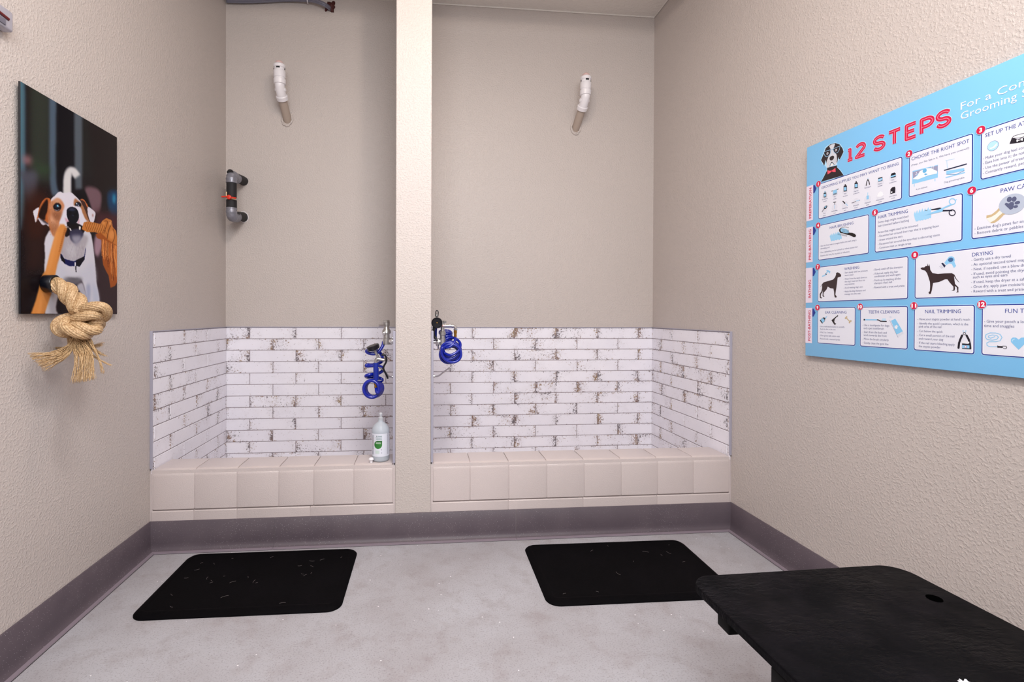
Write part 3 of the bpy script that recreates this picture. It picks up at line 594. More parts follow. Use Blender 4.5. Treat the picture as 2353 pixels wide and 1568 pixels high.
#PRINTS#
# ------------------------------------------------------------------ dog photo panel
PYA, PYB, PZ0, PZ1, PT = -.294, -.8087, 1.1644, 1.9249, .02      # far edge, near edge, bottom, top, thickness
e = empty('dog_photo_panel', (0, (PYA + PYB) / 2, PZ0), 'tall photo panel of a white and tan dog biting a rope, on the left wall', 'picture')
mb = MB(); mb.box((PT - .007, PYB, PZ0), (PT - .001, PYA, PZ1), bev=.001); mb.build('panel', M_black, e, 40)
for a in (PYB + .08, PYA - .08):
    for b in (PZ0 + .08, PZ1 - .08): mb = MB(); mb.cyl((.0002, a, b), (PT - .0072, a, b), .012); mb.build('standoff', M_trim, e)
GX, GY = 320, 470
img = np.zeros((GY, GX, 3)); yy, xx = np.mgrid[0:GY, 0:GX]; xx = (xx + .5) / GX; yy = (yy + .5) / GY
AS = (PZ1 - PZ0) / (PYA - PYB)
def blur(a, s):
    if s <= 0: return a
    for ax, n_, sg in ((0, GY, s * GY / AS), (1, GX, s * GX)):
        r_ = max(1, int(sg * 2.5)); kx = np.arange(-r_, r_ + 1); kk = np.exp(-kx ** 2 / (2 * max(sg, .3) ** 2)); kk /= kk.sum()
        p_ = np.pad(a, [(r_, r_) if i == ax else (0, 0) for i in range(2)], mode='edge')
        out = 0
        for j, wt in enumerate(kk): out = out + wt * (p_[j:j + n_, :] if ax == 0 else p_[:, j:j + n_])
        a = out
    return a
def cv(pts):   # measured outline -> (u, v) fractions on the panel
    o_ = []
    for x, y in pts:
        p_ = at(60 + x / 7.84, 360 + y / 7.84, 0, PT); o_.append(((p_.y - PYB) / (PYA - PYB), (PZ1 - p_.z) / (PZ1 - PZ0)))
    return o_
def fill(pts, col, soft=.0015, smooth=True, alpha=1):
    q_ = cv(pts)
    if smooth: q_ = [(p_.x, p_.y) for p_ in smooth_path([(a, b, 0) for a, b in q_], 5, True)]
    ins = np.zeros((GY, GX), bool); X_, Y_ = xx, yy
    for i in range(len(q_)):
        (x0, y0), (x1, y1) = q_[i], q_[(i + 1) % len(q_)]
        if abs(y1 - y0) < 1e-9: continue
        ins ^= ((y0 > Y_) != (y1 > Y_)) & (X_ < (x1 - x0) * (Y_ - y0) / (y1 - y0) + x0)
    m_ = (blur(ins.astype(float), max(soft, .0022)) * alpha)[..., None]
    img[:] = img * (1 - m_) + np.array(col, float) * m_
def ell(cx, cy, rx, ry, col, soft=.0015, alpha=1): fill([(cx + rx * math.cos(a), cy + ry * math.sin(a)) for a in [2 * math.pi * k / 14 for k in range(14)]], col, soft, True, alpha)
def band(pts, wd, col, soft=.0015, alpha=1):
    P_ = smooth_path([(a, b, 0) for a, b in pts], 5); l_, r_ = [], []
    for i, p_ in enumerate(P_):
        d_ = (P_[min(i + 1, len(P_) - 1)] - P_[max(i - 1, 0)]).normalized(); w_ = wd(i / (len(P_) - 1)) if callable(wd) else wd
        l_.append((p_.x - d_.y * w_ / 2, p_.y + d_.x * w_ / 2)); r_.append((p_.x + d_.y * w_ / 2, p_.y - d_.x * w_ / 2))
    fill(l_ + r_[::-1], col, soft, False, alpha)
img[:] = (27, 21, 24)
TOPY = -1500
fill([(120, TOPY), (1700, TOPY), (1700, 300), (120, 500)], (30, 30, 30), .03, False)
fill([(60, TOPY), (440, TOPY), (440, 500), (60, 400)], (46, 50, 44), .03, False)
fill([(540, TOPY), (880, TOPY), (880, 640), (560, 600)], (13, 12, 19), .012, False)
fill([(1050, TOPY), (1700, TOPY), (1700, 1500), (1250, 900)], (28, 20, 21), .04, False)
fill([(430, TOPY), (540, TOPY), (545, 450), (700, 640), (560, 700), (430, 480)], (72, 86, 102), .011)
fill([(880, TOPY), (1000, TOPY), (1010, 560), (940, 590), (880, 420)], (78, 85, 94), .012)
fill([(-140, TOPY), (-30, TOPY), (-20, 600), (-60, 1150), (-140, 1150)], (70, 98, 112), .012)
fill([(-120, 240), (220, 240), (170, 850), (20, 850)], (70, 70, 80), .02, False)
ell(20, 60, 90, 70, (150, 104, 112), .02); ell(310, 230, 130, 70, (48, 66, 46), .025); ell(180, 130, 90, 40, (44, 60, 44), .025)
fill([(0, 700), (400, 680), (350, 1500), (0, 1500)], (52, 28, 22), .04)
fill([(1060, 580), (1250, 560), (1360, 680), (1350, 900), (1300, 1010), (1180, 960)], (106, 80, 88), .012)
fill([(880, 650), (1010, 590), (1100, 700), (1180, 1000), (1000, 900)], (14, 10, 16), .01)
fill([(1480, 640), (1660, 640), (1660, 1080), (1560, 1080), (1480, 900)], (22, 56, 88), .018); ell(1590, 760, 30, 90, (40, 120, 160), .012)
fill([(1250, 980), (1660, 1020), (1660, 1400), (1250, 1300)], (66, 34, 40), .03, False)
fill([(0, 1500), (330, 1500), (330, 2000), (0, 2100)], (44, 28, 26), .03, False)
fill([(1210, 1500), (1660, 1400), (1660, 2900), (1330, 2900)], (52, 38, 42), .02, False)
fill([(1250, 1440), (1330, 1420), (1380, 1560), (1350, 1700), (1290, 1800), (1230, 1700)], (150, 120, 134), .012)
band([(742, 700), (740, 480), (755, 330), (800, 250), (860, 270), (930, 360)], lambda t: 150 - 25 * t, (202, 200, 202), .008)
# body
fill([(420, 1330), (350, 1450), (328, 1560), (340, 1800), (325, 2000), (335, 2300), (335, 2840), (580, 2840), (590, 2500), (700, 2260), (930, 2330), (1050, 2400), (1110, 2640), (1130, 2840), (1330, 2840), (1325, 2560), (1270, 2260), (1245, 1900), (1210, 1600), (1180, 1420), (1130, 1320)], (198, 196, 206), .004, False)
fill([(590, 2480), (690, 2210), (850, 2190), (1000, 2230), (1080, 2500), (1130, 2840), (585, 2840)], (36, 26, 30), .006)
fill([(660, 2170), (850, 2190), (1010, 2180), (1000, 2260), (900, 2330), (700, 2290)], (96, 92, 100), .012)
fill([(925, 2360), (1010, 2280), (1060, 2400), (1110, 2560), (1095, 2600)], (168, 166, 178), .006)
fill([(560, 1850), (700, 2000), (860, 2120), (1020, 2050), (1200, 1900), (1260, 2250), (1100, 2300), (1000, 2180), (740, 2170), (600, 2300)], (190, 190, 204), .02)
fill([(1090, 2330), (1150, 2300), (1170, 2450), (1130, 2700), (1090, 2500)], (156, 160, 184), .012)
fill([(1190, 2280), (1290, 2400), (1320, 2600), (1320, 2840), (1230, 2840)], (178, 182, 200), .015)
fill([(700, 1400), (1100, 1430), (1070, 1650), (1030, 1840), (860, 1890), (700, 1850), (620, 1740)], (164, 158, 166), .01)
ell(820, 1700, 90, 120, (180, 176, 184), .02)
for k in range(60):
    a = R2.uniform(650, 1040); b = R2.uniform(1520, 1840); band([(a, b), (a + R2.uniform(-10, 10), b + 40)], 6, R2.choice([(140, 134, 142), (190, 186, 192)]), .002, .6)
fill([(615, 1750), (640, 1760), (690, 1845), (850, 1890), (1000, 1850), (1050, 1790), (1075, 1640), (1080, 1660), (1055, 1860), (970, 1975), (780, 1980), (690, 1930), (620, 1830)], (22, 26, 74), .002, False)
fill([(615, 1755), (690, 1845), (710, 1930), (640, 1880)], (14, 14, 24), .002, False); fill([(900, 1870), (1050, 1800), (1055, 1850), (965, 1990), (905, 1970)], (16, 14, 26), .002, False)
band([(888, 1905), (888, 1975)], 22, (225, 222, 228), .0015); band([(895, 1980), (902, 2085)], 20, (40, 36, 44), .0015)
# head
fill([(440, 790), (520, 700), (600, 632), (690, 655), (800, 640), (880, 700), (960, 780), (1060, 900), (1120, 1020), (1185, 1190), (1160, 1280), (1000, 1300), (700, 1420), (500, 1430), (440, 1300), (400, 1180), (400, 1000)], (208, 203, 214), .002)
fill([(215, 1100), (250, 1180), (300, 1235), (360, 1225), (410, 1260), (410, 1180), (340, 1130)], (196, 190, 202), .002); fill([(240, 1110), (340, 1140), (400, 1190), (400, 1230), (320, 1190)], (70, 60, 66), .005)
fill([(228, 915), (150, 960), (125, 1000), (145, 1090), (168, 1185), (205, 1120), (235, 1010)], (206, 202, 212), .002)
fill([(445, 790), (375, 742), (305, 785), (255, 870), (225, 960), (200, 1080), (175, 1165), (225, 1100), (330, 1150), (400, 1190), (415, 1000)], (172, 92, 48), .002)
fill([(385, 768), (310, 840), (255, 940), (225, 1085), (330, 1145), (350, 1060), (390, 960)], (36, 20, 17), .004)
fill([(560, 750), (480, 790), (420, 830), (395, 1000), (410, 1180), (440, 1330), (500, 1440), (560, 1400), (590, 1280), (605, 1180), (650, 1020), (690, 890), (640, 790)], (186, 124, 88), .006)
fill([(400, 900), (430, 1000), (440, 1200), (500, 1420), (450, 1340), (405, 1180)], (164, 92, 52), .008)
fill([(470, 1000), (560, 990), (640, 1000), (600, 1160), (480, 1120)], (132, 82, 58), .012, True, .8); fill([(430, 1060), (500, 1130), (540, 1260), (460, 1250)], (212, 160, 126), .015)
fill([(440, 1200), (560, 1220), (560, 1400), (500, 1430)], (148, 96, 66), .01, True, .7)
ell(565, 800, 60, 30, (196, 150, 120), .01)
fill([(890, 755), (950, 800), (1010, 860), (1090, 1000), (1165, 1180), (1110, 1170), (1010, 1050), (930, 960), (865, 880), (865, 790)], (158, 104, 70), .005)
for k in range(120):
    a, b = R2.uniform(420, 660), R2.uniform(800, 1400)
    if a < 500 + (1400 - b) * .25: band([(a, b), (a + R2.uniform(-8, 8), b + 26)], 5, R2.choice([(120, 74, 50), (220, 168, 130), (150, 96, 62)]), .0015, .5)
fill([(975, 780), (1030, 765), (1085, 830), (1125, 920), (1160, 1180), (1110, 1090), (1060, 960)], (64, 40, 34), .003)
fill([(975, 780), (1030, 765), (1085, 830), (1125, 910), (1100, 905), (1060, 820), (1020, 790)], (188, 100, 56), .002)
fill([(1120, 905), (1190, 950), (1250, 1010), (1243, 1100), (1215, 1190), (1170, 1190), (1125, 1080), (1110, 980)], (208, 202, 214), .002); ell(1205, 1060, 12, 26, (160, 110, 110), .005)
for ex, ey, rx, ry in ((562, 908, 74, 74), (938, 872, 58, 56)):
    ell(ex, ey, rx, ry, (22, 16, 20), .003)
    band([(ex - rx * .8, ey + ry * .55), (ex - rx * .1, ey + ry * .86), (ex + rx * .6, ey + ry * .55)], 9, (150, 140, 158), .0015); ell(ex - 6, ey - 14, rx * .55, ry * .5, (30, 34, 52), .003)
ell(566, 886, 15, 20, (120, 200, 230), .0015); ell(590, 905, 7, 8, (230, 235, 240), .001); ell(912, 850, 12, 12, (210, 230, 240), .0015); ell(945, 878, 10, 7, (180, 190, 210), .001)
fill([(700, 980), (740, 900), (960, 900), (1020, 1020), (1055, 1110), (1060, 1190), (1000, 1262), (930, 1240), (760, 1262), (700, 1255), (605, 1210), (625, 1130)], (212, 208, 220), .004)
fill([(700, 1105), (760, 1140), (825, 1190), (790, 1212), (730, 1190)], (198, 158, 172), .004); fill([(930, 1180), (960, 1110), (965, 1190), (940, 1215)], (198, 158, 172), .004)
fill([(740, 1180), (850, 1180), (1000, 1240), (1062, 1320), (1010, 1400), (930, 1400), (790, 1420), (720, 1450), (695, 1390), (740, 1270)], (20, 13, 18), .003)
fill([(735, 960), (790, 912), (850, 908), (915, 945), (950, 1030), (952, 1110), (910, 1190), (830, 1215), (765, 1150), (735, 1060)], (17, 17, 27), .002)
fill([(760, 955), (820, 925), (890, 950), (860, 975), (800, 975)], (48, 54, 74), .006); ell(790, 1015, 26, 30, (6, 6, 12), .004); ell(895, 1035, 22, 26, (6, 6, 12), .004); ell(840, 1060, 20, 10, (40, 46, 66), .004)
fill([(790, 1345), (860, 1312), (960, 1308), (1030, 1370), (1015, 1450), (900, 1560), (800, 1490)], (52, 50, 72), .006); fill([(820, 1440), (1000, 1440), (910, 1600)], (138, 136, 152), .012)
for tp in ([(775, 1282), (798, 1288), (820, 1335), (800, 1343)], [(957, 1255), (986, 1260), (982, 1322), (955, 1312)], [(745, 1252), (762, 1255), (758, 1300)]): fill(tp, (236, 230, 226), .001, False)
# blurred rope in front at left, twisted rope at right
fill([(620, 1215), (690, 1225), (738, 1300), (700, 1400), (655, 1600), (560, 1950), (480, 2400), (330, 2840), (85, 2840), (170, 2600), (300, 2120), (350, 2060), (440, 1700), (520, 1420), (570, 1290)], (204, 132, 68), .005, False)
fill([(690, 1300), (735, 1300), (700, 1400), (655, 1600), (560, 1950), (520, 2100), (600, 1700)], (160, 92, 42), .008, False, .8)
for k in range(14): b = 1270 + k * 34; band([(700 - k * 9, b), (740 - k * 10, b - 12)], 9, (140, 78, 36), .002, .8)
band([(560, 1350), (500, 1650), (420, 2000), (300, 2500), (220, 2840)], 50, (222, 152, 88), .012, .6)
fill([(1040, 1190), (1100, 1170), (1210, 1185), (1345, 1215), (1375, 1160), (1450, 1108), (1545, 1150), (1565, 1270), (1625, 1340), (1660, 1560), (1660, 1640), (1480, 1600), (1390, 1420), (1250, 1365), (1100, 1362), (1005, 1310)], (186, 112, 52), .002, False)
for k in range(11):
    x = 1060 + k * 34; band([(x, 1180 + k * 3), (x + 22, 1260 + k * 4), (x + 52, 1345 + k * 5)], 9, (104, 56, 24), .0015, .8); band([(x + 14, 1190 + k * 3), (x + 38, 1260 + k * 4), (x + 64, 1330 + k * 5)], 10, (214, 142, 76), .002, .6)
band([(1380, 1200), (1430, 1160), (1470, 1180), (1440, 1280), (1400, 1380)], 12, (110, 58, 26), .002); band([(1500, 1170), (1540, 1200), (1490, 1340), (1460, 1500)], 14, (96, 50, 22), .002); band([(1570, 1300), (1600, 1440), (1560, 1560)], 12, (110, 58, 26), .002)
ell(1400, 1200, 30, 34, (204, 130, 66), .005); ell(1545, 1410, 50, 80, (208, 132, 70), .008); ell(1520, 1200, 22, 40, (208, 140, 84), .005)
fill([(1255, 1400), (1345, 1370), (1480, 1500), (1660, 1620), (1660, 2240), (1610, 2330), (1575, 2350), (1525, 2370), (1490, 2150), (1440, 2060), (1390, 1950), (1360, 1700), (1360, 1500), (1280, 1470)], (150, 76, 30), .003, False)
for k in range(70):
    x = R2.uniform(1365, 1640); y0 = 1480 + (x - 1365) * .5; ln = R2.uniform(250, 700 if x > 1470 else 380); ln = min(ln, 2340 - y0) if x > 1480 else min(ln, 2000 - y0)
    band([(x, y0), (x + R2.uniform(-15, 15), y0 + ln * .5), (x + R2.uniform(-10, 25), y0 + ln)], R2.uniform(5, 11), R2.choice([(84, 36, 14), (208, 122, 58), (190, 100, 44), (226, 150, 84)]), .0012, .8)
img += np.random.default_rng(3).normal(0, 1.6, img.shape); img = np.clip(img - 7 * np.clip(1 - img / 90, 0, 1), 0, 255)
# the print itself: a flat grid of coloured faces on the panel
gv = np.zeros((GY + 1, GX + 1, 3)); gy, gx = np.mgrid[0:GY + 1, 0:GX + 1]
o0 = Vector((0, (PYA + PYB) / 2, PZ0)); mg = .0012
gv[..., 0] = PT - .0004; gv[..., 1] = PYB + mg + (PYA - PYB - 2 * mg) * gx / GX - o0.y; gv[..., 2] = PZ1 - mg - (PZ1 - PZ0 - 2 * mg) * gy / GY - o0.z
me = bpy.data.meshes.new('photo_print'); nv = (GY + 1) * (GX + 1); nf = GX * GY
me.vertices.add(nv); me.vertices.foreach_set('co', gv.ravel()); me.loops.add(nf * 4); me.polygons.add(nf)
i0 = (np.arange(GY)[:, None] * (GX + 1) + np.arange(GX)[None]).ravel(); quad = np.stack([i0, i0 + GX + 1, i0 + GX + 2, i0 + 1], 1)
me.loops.foreach_set('vertex_index', quad.ravel()); me.polygons.foreach_set('loop_start', np.arange(nf) * 4); me.polygons.foreach_set('loop_total', np.full(nf, 4))
me.update(); me.validate()
lc = img / 255; lc = np.where(lc <= .04045, lc / 12.92, ((lc + .055) / 1.055) ** 2.4).reshape(-1, 3)
ca = me.color_attributes.new('Col', 'FLOAT_COLOR', 'CORNER'); ca.data.foreach_set('color', np.repeat(np.concatenate([lc, np.ones((nf, 1))], 1), 4, axis=0).ravel())
me.materials.append(M_photo); o = bpy.data.objects.new('photo_print', me); C.objects.link(o); o.parent = e

# ------------------------------------------------------------------ knotted rope
e = empty('knotted_rope', (.02, -.70, 1.269), 'thick pale rope with a big knot and frayed end sticking out of the dog photo', 'rope')
SC = Vector((.0, -.70, 1.2705)); rs = .0295
mb = MB(); mb.lathe([(rs, .0202), (rs + .0015, .022), (rs + .0015, .051), (rs, .053), (rs - .004, .053), (rs - .004, .03), (0, .03)], SC, (1, 0, 0), 40); mb.build('socket', M_black, e, 40)
K = lambda x, y, Y: at(40 + x / 5.227, 600 + y / 5.227, 1, Y)
core = smooth_path([(.03, -.70, 1.2705), (.052, -.70, 1.268), K(560, 330, -.70), K(660, 440, -.70), K(740, 545, -.70), K(770, 620, -.70)], 12)
# three laid strands around the core
Tn = len(core); mbs = []
nrm = Vector((0, 1, 0)); frames = []
for i in range(Tn):
    d_ = (core[min(i + 1, Tn - 1)] - core[max(i - 1, 0)]).normalized(); nrm = (nrm - d_ * nrm.dot(d_)).normalized(); frames.append((d_, nrm.copy(), d_.cross(nrm)))
for s in range(3):
    pts = []; L = 0
    for i in range(Tn):
        if i: L += (core[i] - core[i - 1]).length
        a = 2 * math.pi * (s / 3 + L / .145) + .5; f_ = min(1, .5 + L * 6)
        pts.append(core[i] + (frames[i][1] * math.cos(a) + frames[i][2] * math.sin(a)) * .0185 * f_)
    mb = MB(); mb.tube(smooth_path(pts, 3), lambda t: .0125 + .0032 * min(1, t * 3), 84, lobes=12, amp=.06, twist=-20, cap=True); mb.build('rope_strand', M_rope, e, 180)
# knot made of the same strands tucked round each other
def strand(pts, r_=.0165, tw=38, mbx=None):
    mb = MB(); mb.tube(smooth_path([K(*p) for p in pts], 14), lambda t: r_ * (1 - .12 * abs(2 * t - 1) ** 6), 84, lobes=12, amp=.07, twist=-tw * .62); return mb.build('rope_strand', M_rope, e, 180)
strand([(660, 720, -.66), (700, 640, -.685), (800, 575, -.72), (930, 545, -.735), (1035, 560, -.725), (1075, 620, -.705), (1040, 680, -.68), (960, 700, -.65), (850, 700, -.64)])
strand([(560, 760, -.66), (640, 720, -.70), (750, 680, -.735), (880, 650, -.74), (960, 655, -.72), (1000, 690, -.68), (900, 760, -.65)])
strand([(800, 640, -.66), (700, 670, -.68), (580, 690, -.70), (495, 735, -.715), (468, 795, -.72), (510, 850, -.72), (600, 868, -.71), (720, 860, -.68)])
strand([(620, 700, -.70), (570, 745, -.745), (575, 790, -.755), (650, 840, -.76), (760, 880, -.75), (840, 885, -.72), (880, 850, -.68)])
strand([(620, 800, -.70), (680, 780, -.735), (770, 792, -.745), (860, 825, -.74), (950, 832, -.72), (960, 800, -.69), (900, 770, -.66)])
strand([(800, 790, -.67), (860, 760, -.70), (930, 735, -.71), (985, 735, -.69), (980, 780, -.66), (880, 830, -.64), (740, 860, -.64), (600, 840, -.65), (520, 780, -.66), (560, 720, -.65), (700, 680, -.63), (850, 680, -.63)])
strand([(760, 620, -.70), (740, 720, -.69), (730, 820, -.69), (730, 920, -.69)], .017)
# frayed end
fm = MB(); rf = random.Random(11)
def fray(n, s, mids, ends, r_=(.0007, .0017)):
    for k in range(n):
        f1, f2 = rf.random(), rf.random(); y0 = rf.uniform(-.012, .012)
        st_ = K(s[0] + rf.uniform(-s[2], s[2]), s[1] + rf.uniform(-20, 10), -.70 + y0)
        mid = [K(m[0] + (m[2] - m[0]) * f1 + rf.uniform(-14, 14), m[1] + (m[3] - m[1]) * f1 + rf.uniform(-10, 10), m[4] + rf.uniform(-.012, .012)) for m in mids]
        q_ = ends; g_ = min(max(f1 + rf.uniform(-.12, .12), 0), 1)
        en = K(q_[0] + (q_[2] - q_[0]) * g_ + rf.uniform(-25, 25), q_[1] + (q_[3] - q_[1]) * g_ + rf.uniform(-18, 18), q_[4] + rf.uniform(-.02, .02))
        pts_ = smooth_path([st_] + mid + [en], 6); rr_ = rf.uniform(*r_); ph = rf.random() * 6
        pts_ = [p_ + Vector((0, math.sin(ph + i * 1.1) * .0011, math.cos(ph + i * .9) * .0014)) for i, p_ in enumerate(pts_)]
        fm.tube(pts_, lambda t: rr_ * (1 - .6 * t), 5)
fray(110, (690, 925, 60), [(600, 1010, 660, 1060, -.72), (420, 1090, 560, 1190, -.76)], (130, 1110, 330, 1320, -.80))
fray(120, (730, 925, 80), [(660, 1020, 860, 1040, -.72), (690, 1180, 920, 1200, -.76)], (650, 1460, 930, 1420, -.78))
fray(40, (800, 925, 50), [(820, 1010, 880, 1030, -.68), (900, 1080, 960, 1060, -.66)], (1070, 1150, 960, 1090, -.64))
fray(30, (800, 925, 40), [(840, 1020, 880, 1030, -.64)], (1040, 985, 1000, 1030, -.60))
fray(14, (840, 925, 40), [(880, 1000, 930, 1060, -.71), (960, 1160, 990, 1200, -.74)], (1040, 1350, 1020, 1340, -.76))
fray(8, (820, 925, 40), [(870, 1080, 900, 1120, -.70), (980, 1180, 1000, 1200, -.72)], (1140, 1260, 1120, 1250, -.73))
fray(34, (640, 930, 40), [(600, 1020, 620, 1050, -.66), (520, 1040, 560, 1080, -.64)], (400, 1010, 430, 1080, -.60))
o = fm.build('frayed_end', M_fray, e, 180); o['kind'] = 'stuff'

# ------------------------------------------------------------------ 12 STEPS poster
XP, YP, ZP, SW, SH = XR - .018, -.541, 1.9025, .911, .9075
e = empty('instruction_poster', (XR, YP - SW / 2, ZP - SH), 'large light blue dog grooming poster headed 12 STEPS on the right wall', 'poster')
mb = MB(); mb.box((XP, YP - SW, ZP - SH), (XR - .004, YP, ZP), bev=.0012); mb.build('panel', mat('light_blue_acrylic', (124, 190, 236), .2, 0), e, 40)
for a in (.1, SW - .1):
    for b in (.1, SH - .1): mb = MB(); mb.cyl((XR - .0045, YP - a, ZP - b), (XR - .0002, YP - a, ZP - b), .012); mb.build('standoff', M_trim, e)
NAVY, WHITE, REDP, SKY, INK, BLK, HALO = (22, 50, 142), (236, 236, 244), (206, 24, 70), (140, 200, 238), (70, 76, 128), (22, 20, 34), (178, 220, 246)
def UVP(p): return (YP - p.y, ZP - p.z)
def Wp(u, v, l): return Vector((XP - .0004 - l * .00022, YP - u, ZP - v))
class PR(MB):
    def poly(s, pts, col, l):
        s.k = (getattr(s, 'k', 0) + 1) % 31; V = [Wp(u, v, l + s.k * .022) for u, v in pts]
        for t3 in tessellate_polygon([V]):
            a, b, c = (V[i] for i in t3)
            t3 = tuple(t3) if (b - a).cross(c - a).x < 0 else tuple(t3)[::-1]
            s.add([V[i] for i in t3], [(0, 1, 2)], 0, lin(col))
    def rect(s, u0, v0, u1, v1, col, l, r=0):
        s.poly([(u0, v0), (u1, v0), (u1, v1), (u0, v1)] if not r else rounded_rect(u0, v0, u1, v1, r, 5), col, l)
    def disc(s, u, v, r, col, l, ry=None, n=24): s.poly([(u + r * math.cos(2 * math.pi * k / n), v + (ry or r) * math.sin(2 * math.pi * k / n)) for k in range(n)], col, l)
    def stroke(s, pts, wd, col, l, caps=True):
        for i in range(len(pts) - 1):
            a, b = Vector(pts[i]), Vector(pts[i + 1]); d = (b - a)
            if d.length < 1e-7: continue
            d.normalize(); n_ = Vector((-d.y, d.x)) * wd / 2; s.poly([a + n_, b + n_, b - n_, a - n_], col, l)
            if i and wd > .0012: s.disc(a.x, a.y, wd / 2, col, l, n=10)
        if caps: [s.disc(p[0], p[1], wd / 2, col, l, n=10) for p in (pts[0], pts[-1])]
    def text(s, body, u, v, cap, col, l, width=None, align='L', rot=0, bold=0, sp=1.0, kxf=1):
        cu = bpy.data.curves.new('t', 'FONT'); cu.body = body; cu.size = 1; cu.resolution_u = 2; cu.offset = bold; cu.space_character = sp
        ob = bpy.data.objects.new('t', cu); me_ = bpy.data.meshes.new_from_object(ob)
        xs = [q_.co.x for q_ in me_.vertices]; x0, x1 = min(xs), max(xs); k = cap / .70; kx = (width / (x1 - x0)) if width else k * kxf
        du = {'L': -x0, 'C': -(x0 + x1) / 2, 'R': -x1}[align]; V = []
        for q_ in me_.vertices:
            a, b = (q_.co.x + du) * kx, -q_.co.y * k
            if rot: a, b = b, -a
            V.append(Wp(u + a, v + b, l))
        F = []
        for f in me_.polygons:
            f = list(f.vertices); nn = (V[f[1]] - V[f[0]]).cross(V[f[2]] - V[f[0]]); F.append(tuple(f) if nn.x < 0 else tuple(f[::-1]))
        s.add(V, F, 0, lin(col)); bpy.data.objects.remove(ob); bpy.data.curves.remove(cu); bpy.data.meshes.remove(me_)
def cf(ox, oy, sc_): return lambda pts: [UVP(at(ox + x / sc_, oy + y / sc_, 0, XP)) for x, y in pts]
q1, q2, q3, q4, q5, q6 = cf(1840, 320, 7.838), cf(2060, 120, 4.355), cf(1840, 460, 6.535), cf(2090, 460, 6.532), cf(1840, 690, 8.254), cf(2090, 680, 7.84)
# headline
H = PR()
def glyph(strokes, u0, wd, hgt, base):
    for lay, w_, col in ((1, .0175, HALO), (2, .0135, REDP), (3, .0016, (236, 150, 176))):
        for st in strokes: H.stroke([(u0 + a * wd, base - b * hgt) for a, b in st], w_, col, lay, caps=False)
arc = lambda cx, cy, rx, ry, a0, a1, n=9: [(cx + rx * math.cos(math.radians(a0 + (a1 - a0) * k / n)), cy + ry * math.sin(math.radians(a0 + (a1 - a0) * k / n))) for k in range(n + 1)]
hb, hh_ = .1215, .0455; S_ = arc(.5, .74, .5, .26, 25, 180, 8) + arc(.5, .74, .5, .24, 200, 270, 4) + arc(.5, .25, .5, .25, 90, -20, 6) + arc(.5, .27, .5, .27, -40, -160, 7)
for st, u0, wd in (([[(0, .86), (.5, .86), (.5, .0)], [(-.1, 0), (1.1, 0)]], .212, .018), ([arc(.5, .74, .48, .26, 160, -30, 9) + [(.0, .0), (1, .0)]], .249, .036), ([S_], .326, .038), ([[(0, 1), (1, 1)], [(.5, 1), (.5, 0)]], .383, .042), ([[(1, 1), (0, 1), (0, 0), (1, 0)], [(0, .5), (.85, .5)]], .448, .032), ([[(0, 0), (0, 1), (.5, 1)] + arc(.5, .72, .5, .28, 90, -90, 8) + [(0, .44)]], .500, .036), ([S_], .552, .036)): glyph(st, u0, wd, hh_, hb)
H.text('For a Complete', .621, .0915, .0225, WHITE, 2, width=.262); H.text('Grooming Session', .621, .1225, .0225, WHITE, 2, width=.262)
H.build('headline', M_attr, e, attr=True)
# section tabs
for txt, v0, v1 in (('PREPERATION', .171, .322), ('PRE-BATHING', .350, .502), ('BATHING', .526, .677), ('POST-BATHING', .700, .852)):
    t_ = PR(); t_.rect(.0008, v0, .038, v1, (228, 216, 232), 1); ln_ = {'BATHING': .078}.get(txt, .132)
    vm = (v0 + v1) / 2 + (.016 if txt == 'BATHING' else 0); t_.text(txt, .0285, vm, .0125, (196, 26, 66), 2, width=ln_, align='C', rot=1, bold=.02)
    ty = v0 + .003; t_.poly([(.0385, ty), (.045, ty), (.055, ty + .017), (.045, ty + .034), (.0385, ty + .034)], NAVY, 2); t_.build('section_tab', M_attr, e, attr=True)
# cards
cards = []
def card(num, u0, v0, u1, v1, head, hu, align='L', hw=None, cap=.0105):
    c = PR(); c.rect(u0 - .0015, v0 - .0015, u1 + .0015, v1 + .0015, HALO, 1, .008); c.rect(u0, v0, u1, v1, NAVY, 2, .0075); c.rect(u0 + .003, v0 + .003, u1 - .003, v1 - .003, WHITE, 3, .005); c.rect(u0 + .0055, v0 + .0055, u1 - .0055, v1 - .0055, (226, 227, 238), 4, .003)
    c.text(head, hu, v0 + (.0255 if num > 1 else .026), cap, NAVY, 5, width=hw, align=align, bold=0); cards.append((num, c, u0, v0)); return c
def body(c, lines, u, vs_, cap, col=INK, ind=.0045):
    for s_, v in zip(lines, vs_):
        c.text(s_, u + (0 if s_[0] == '-' or s_[0] == '(' else ind), v, cap, col, 5, kxf=.87)
c = card(1, .067, .176, .434, .3255, 'GROOMING SUPPLIES YOU MAY WANT TO BRING', .083, hw=.338, cap=.0105)
CG = (212, 212, 224)
def bottle_icon(c, pts, f):
    (x, y), w_, h_ = pts
    c.poly(f([(x - w_, y - h_), (x + w_, y - h_ - w_ * .3), (x + w_, y + h_ - w_ * .3), (x - w_, y + h_)]), BLK, 5); c.poly(f([(x - w_ * .72, y - h_ * .55), (x + w_ * .75, y - h_ * .65), (x + w_ * .75, y + h_ * .55), (x - w_ * .72, y + h_ * .62)]), SKY, 6)
    c.poly(f([(x - w_ * .3, y - h_ - 30), (x + w_ * .3, y - h_ - 34), (x + w_ * .5, y - h_), (x - w_ * .5, y - h_ + 3)]), BLK, 5)
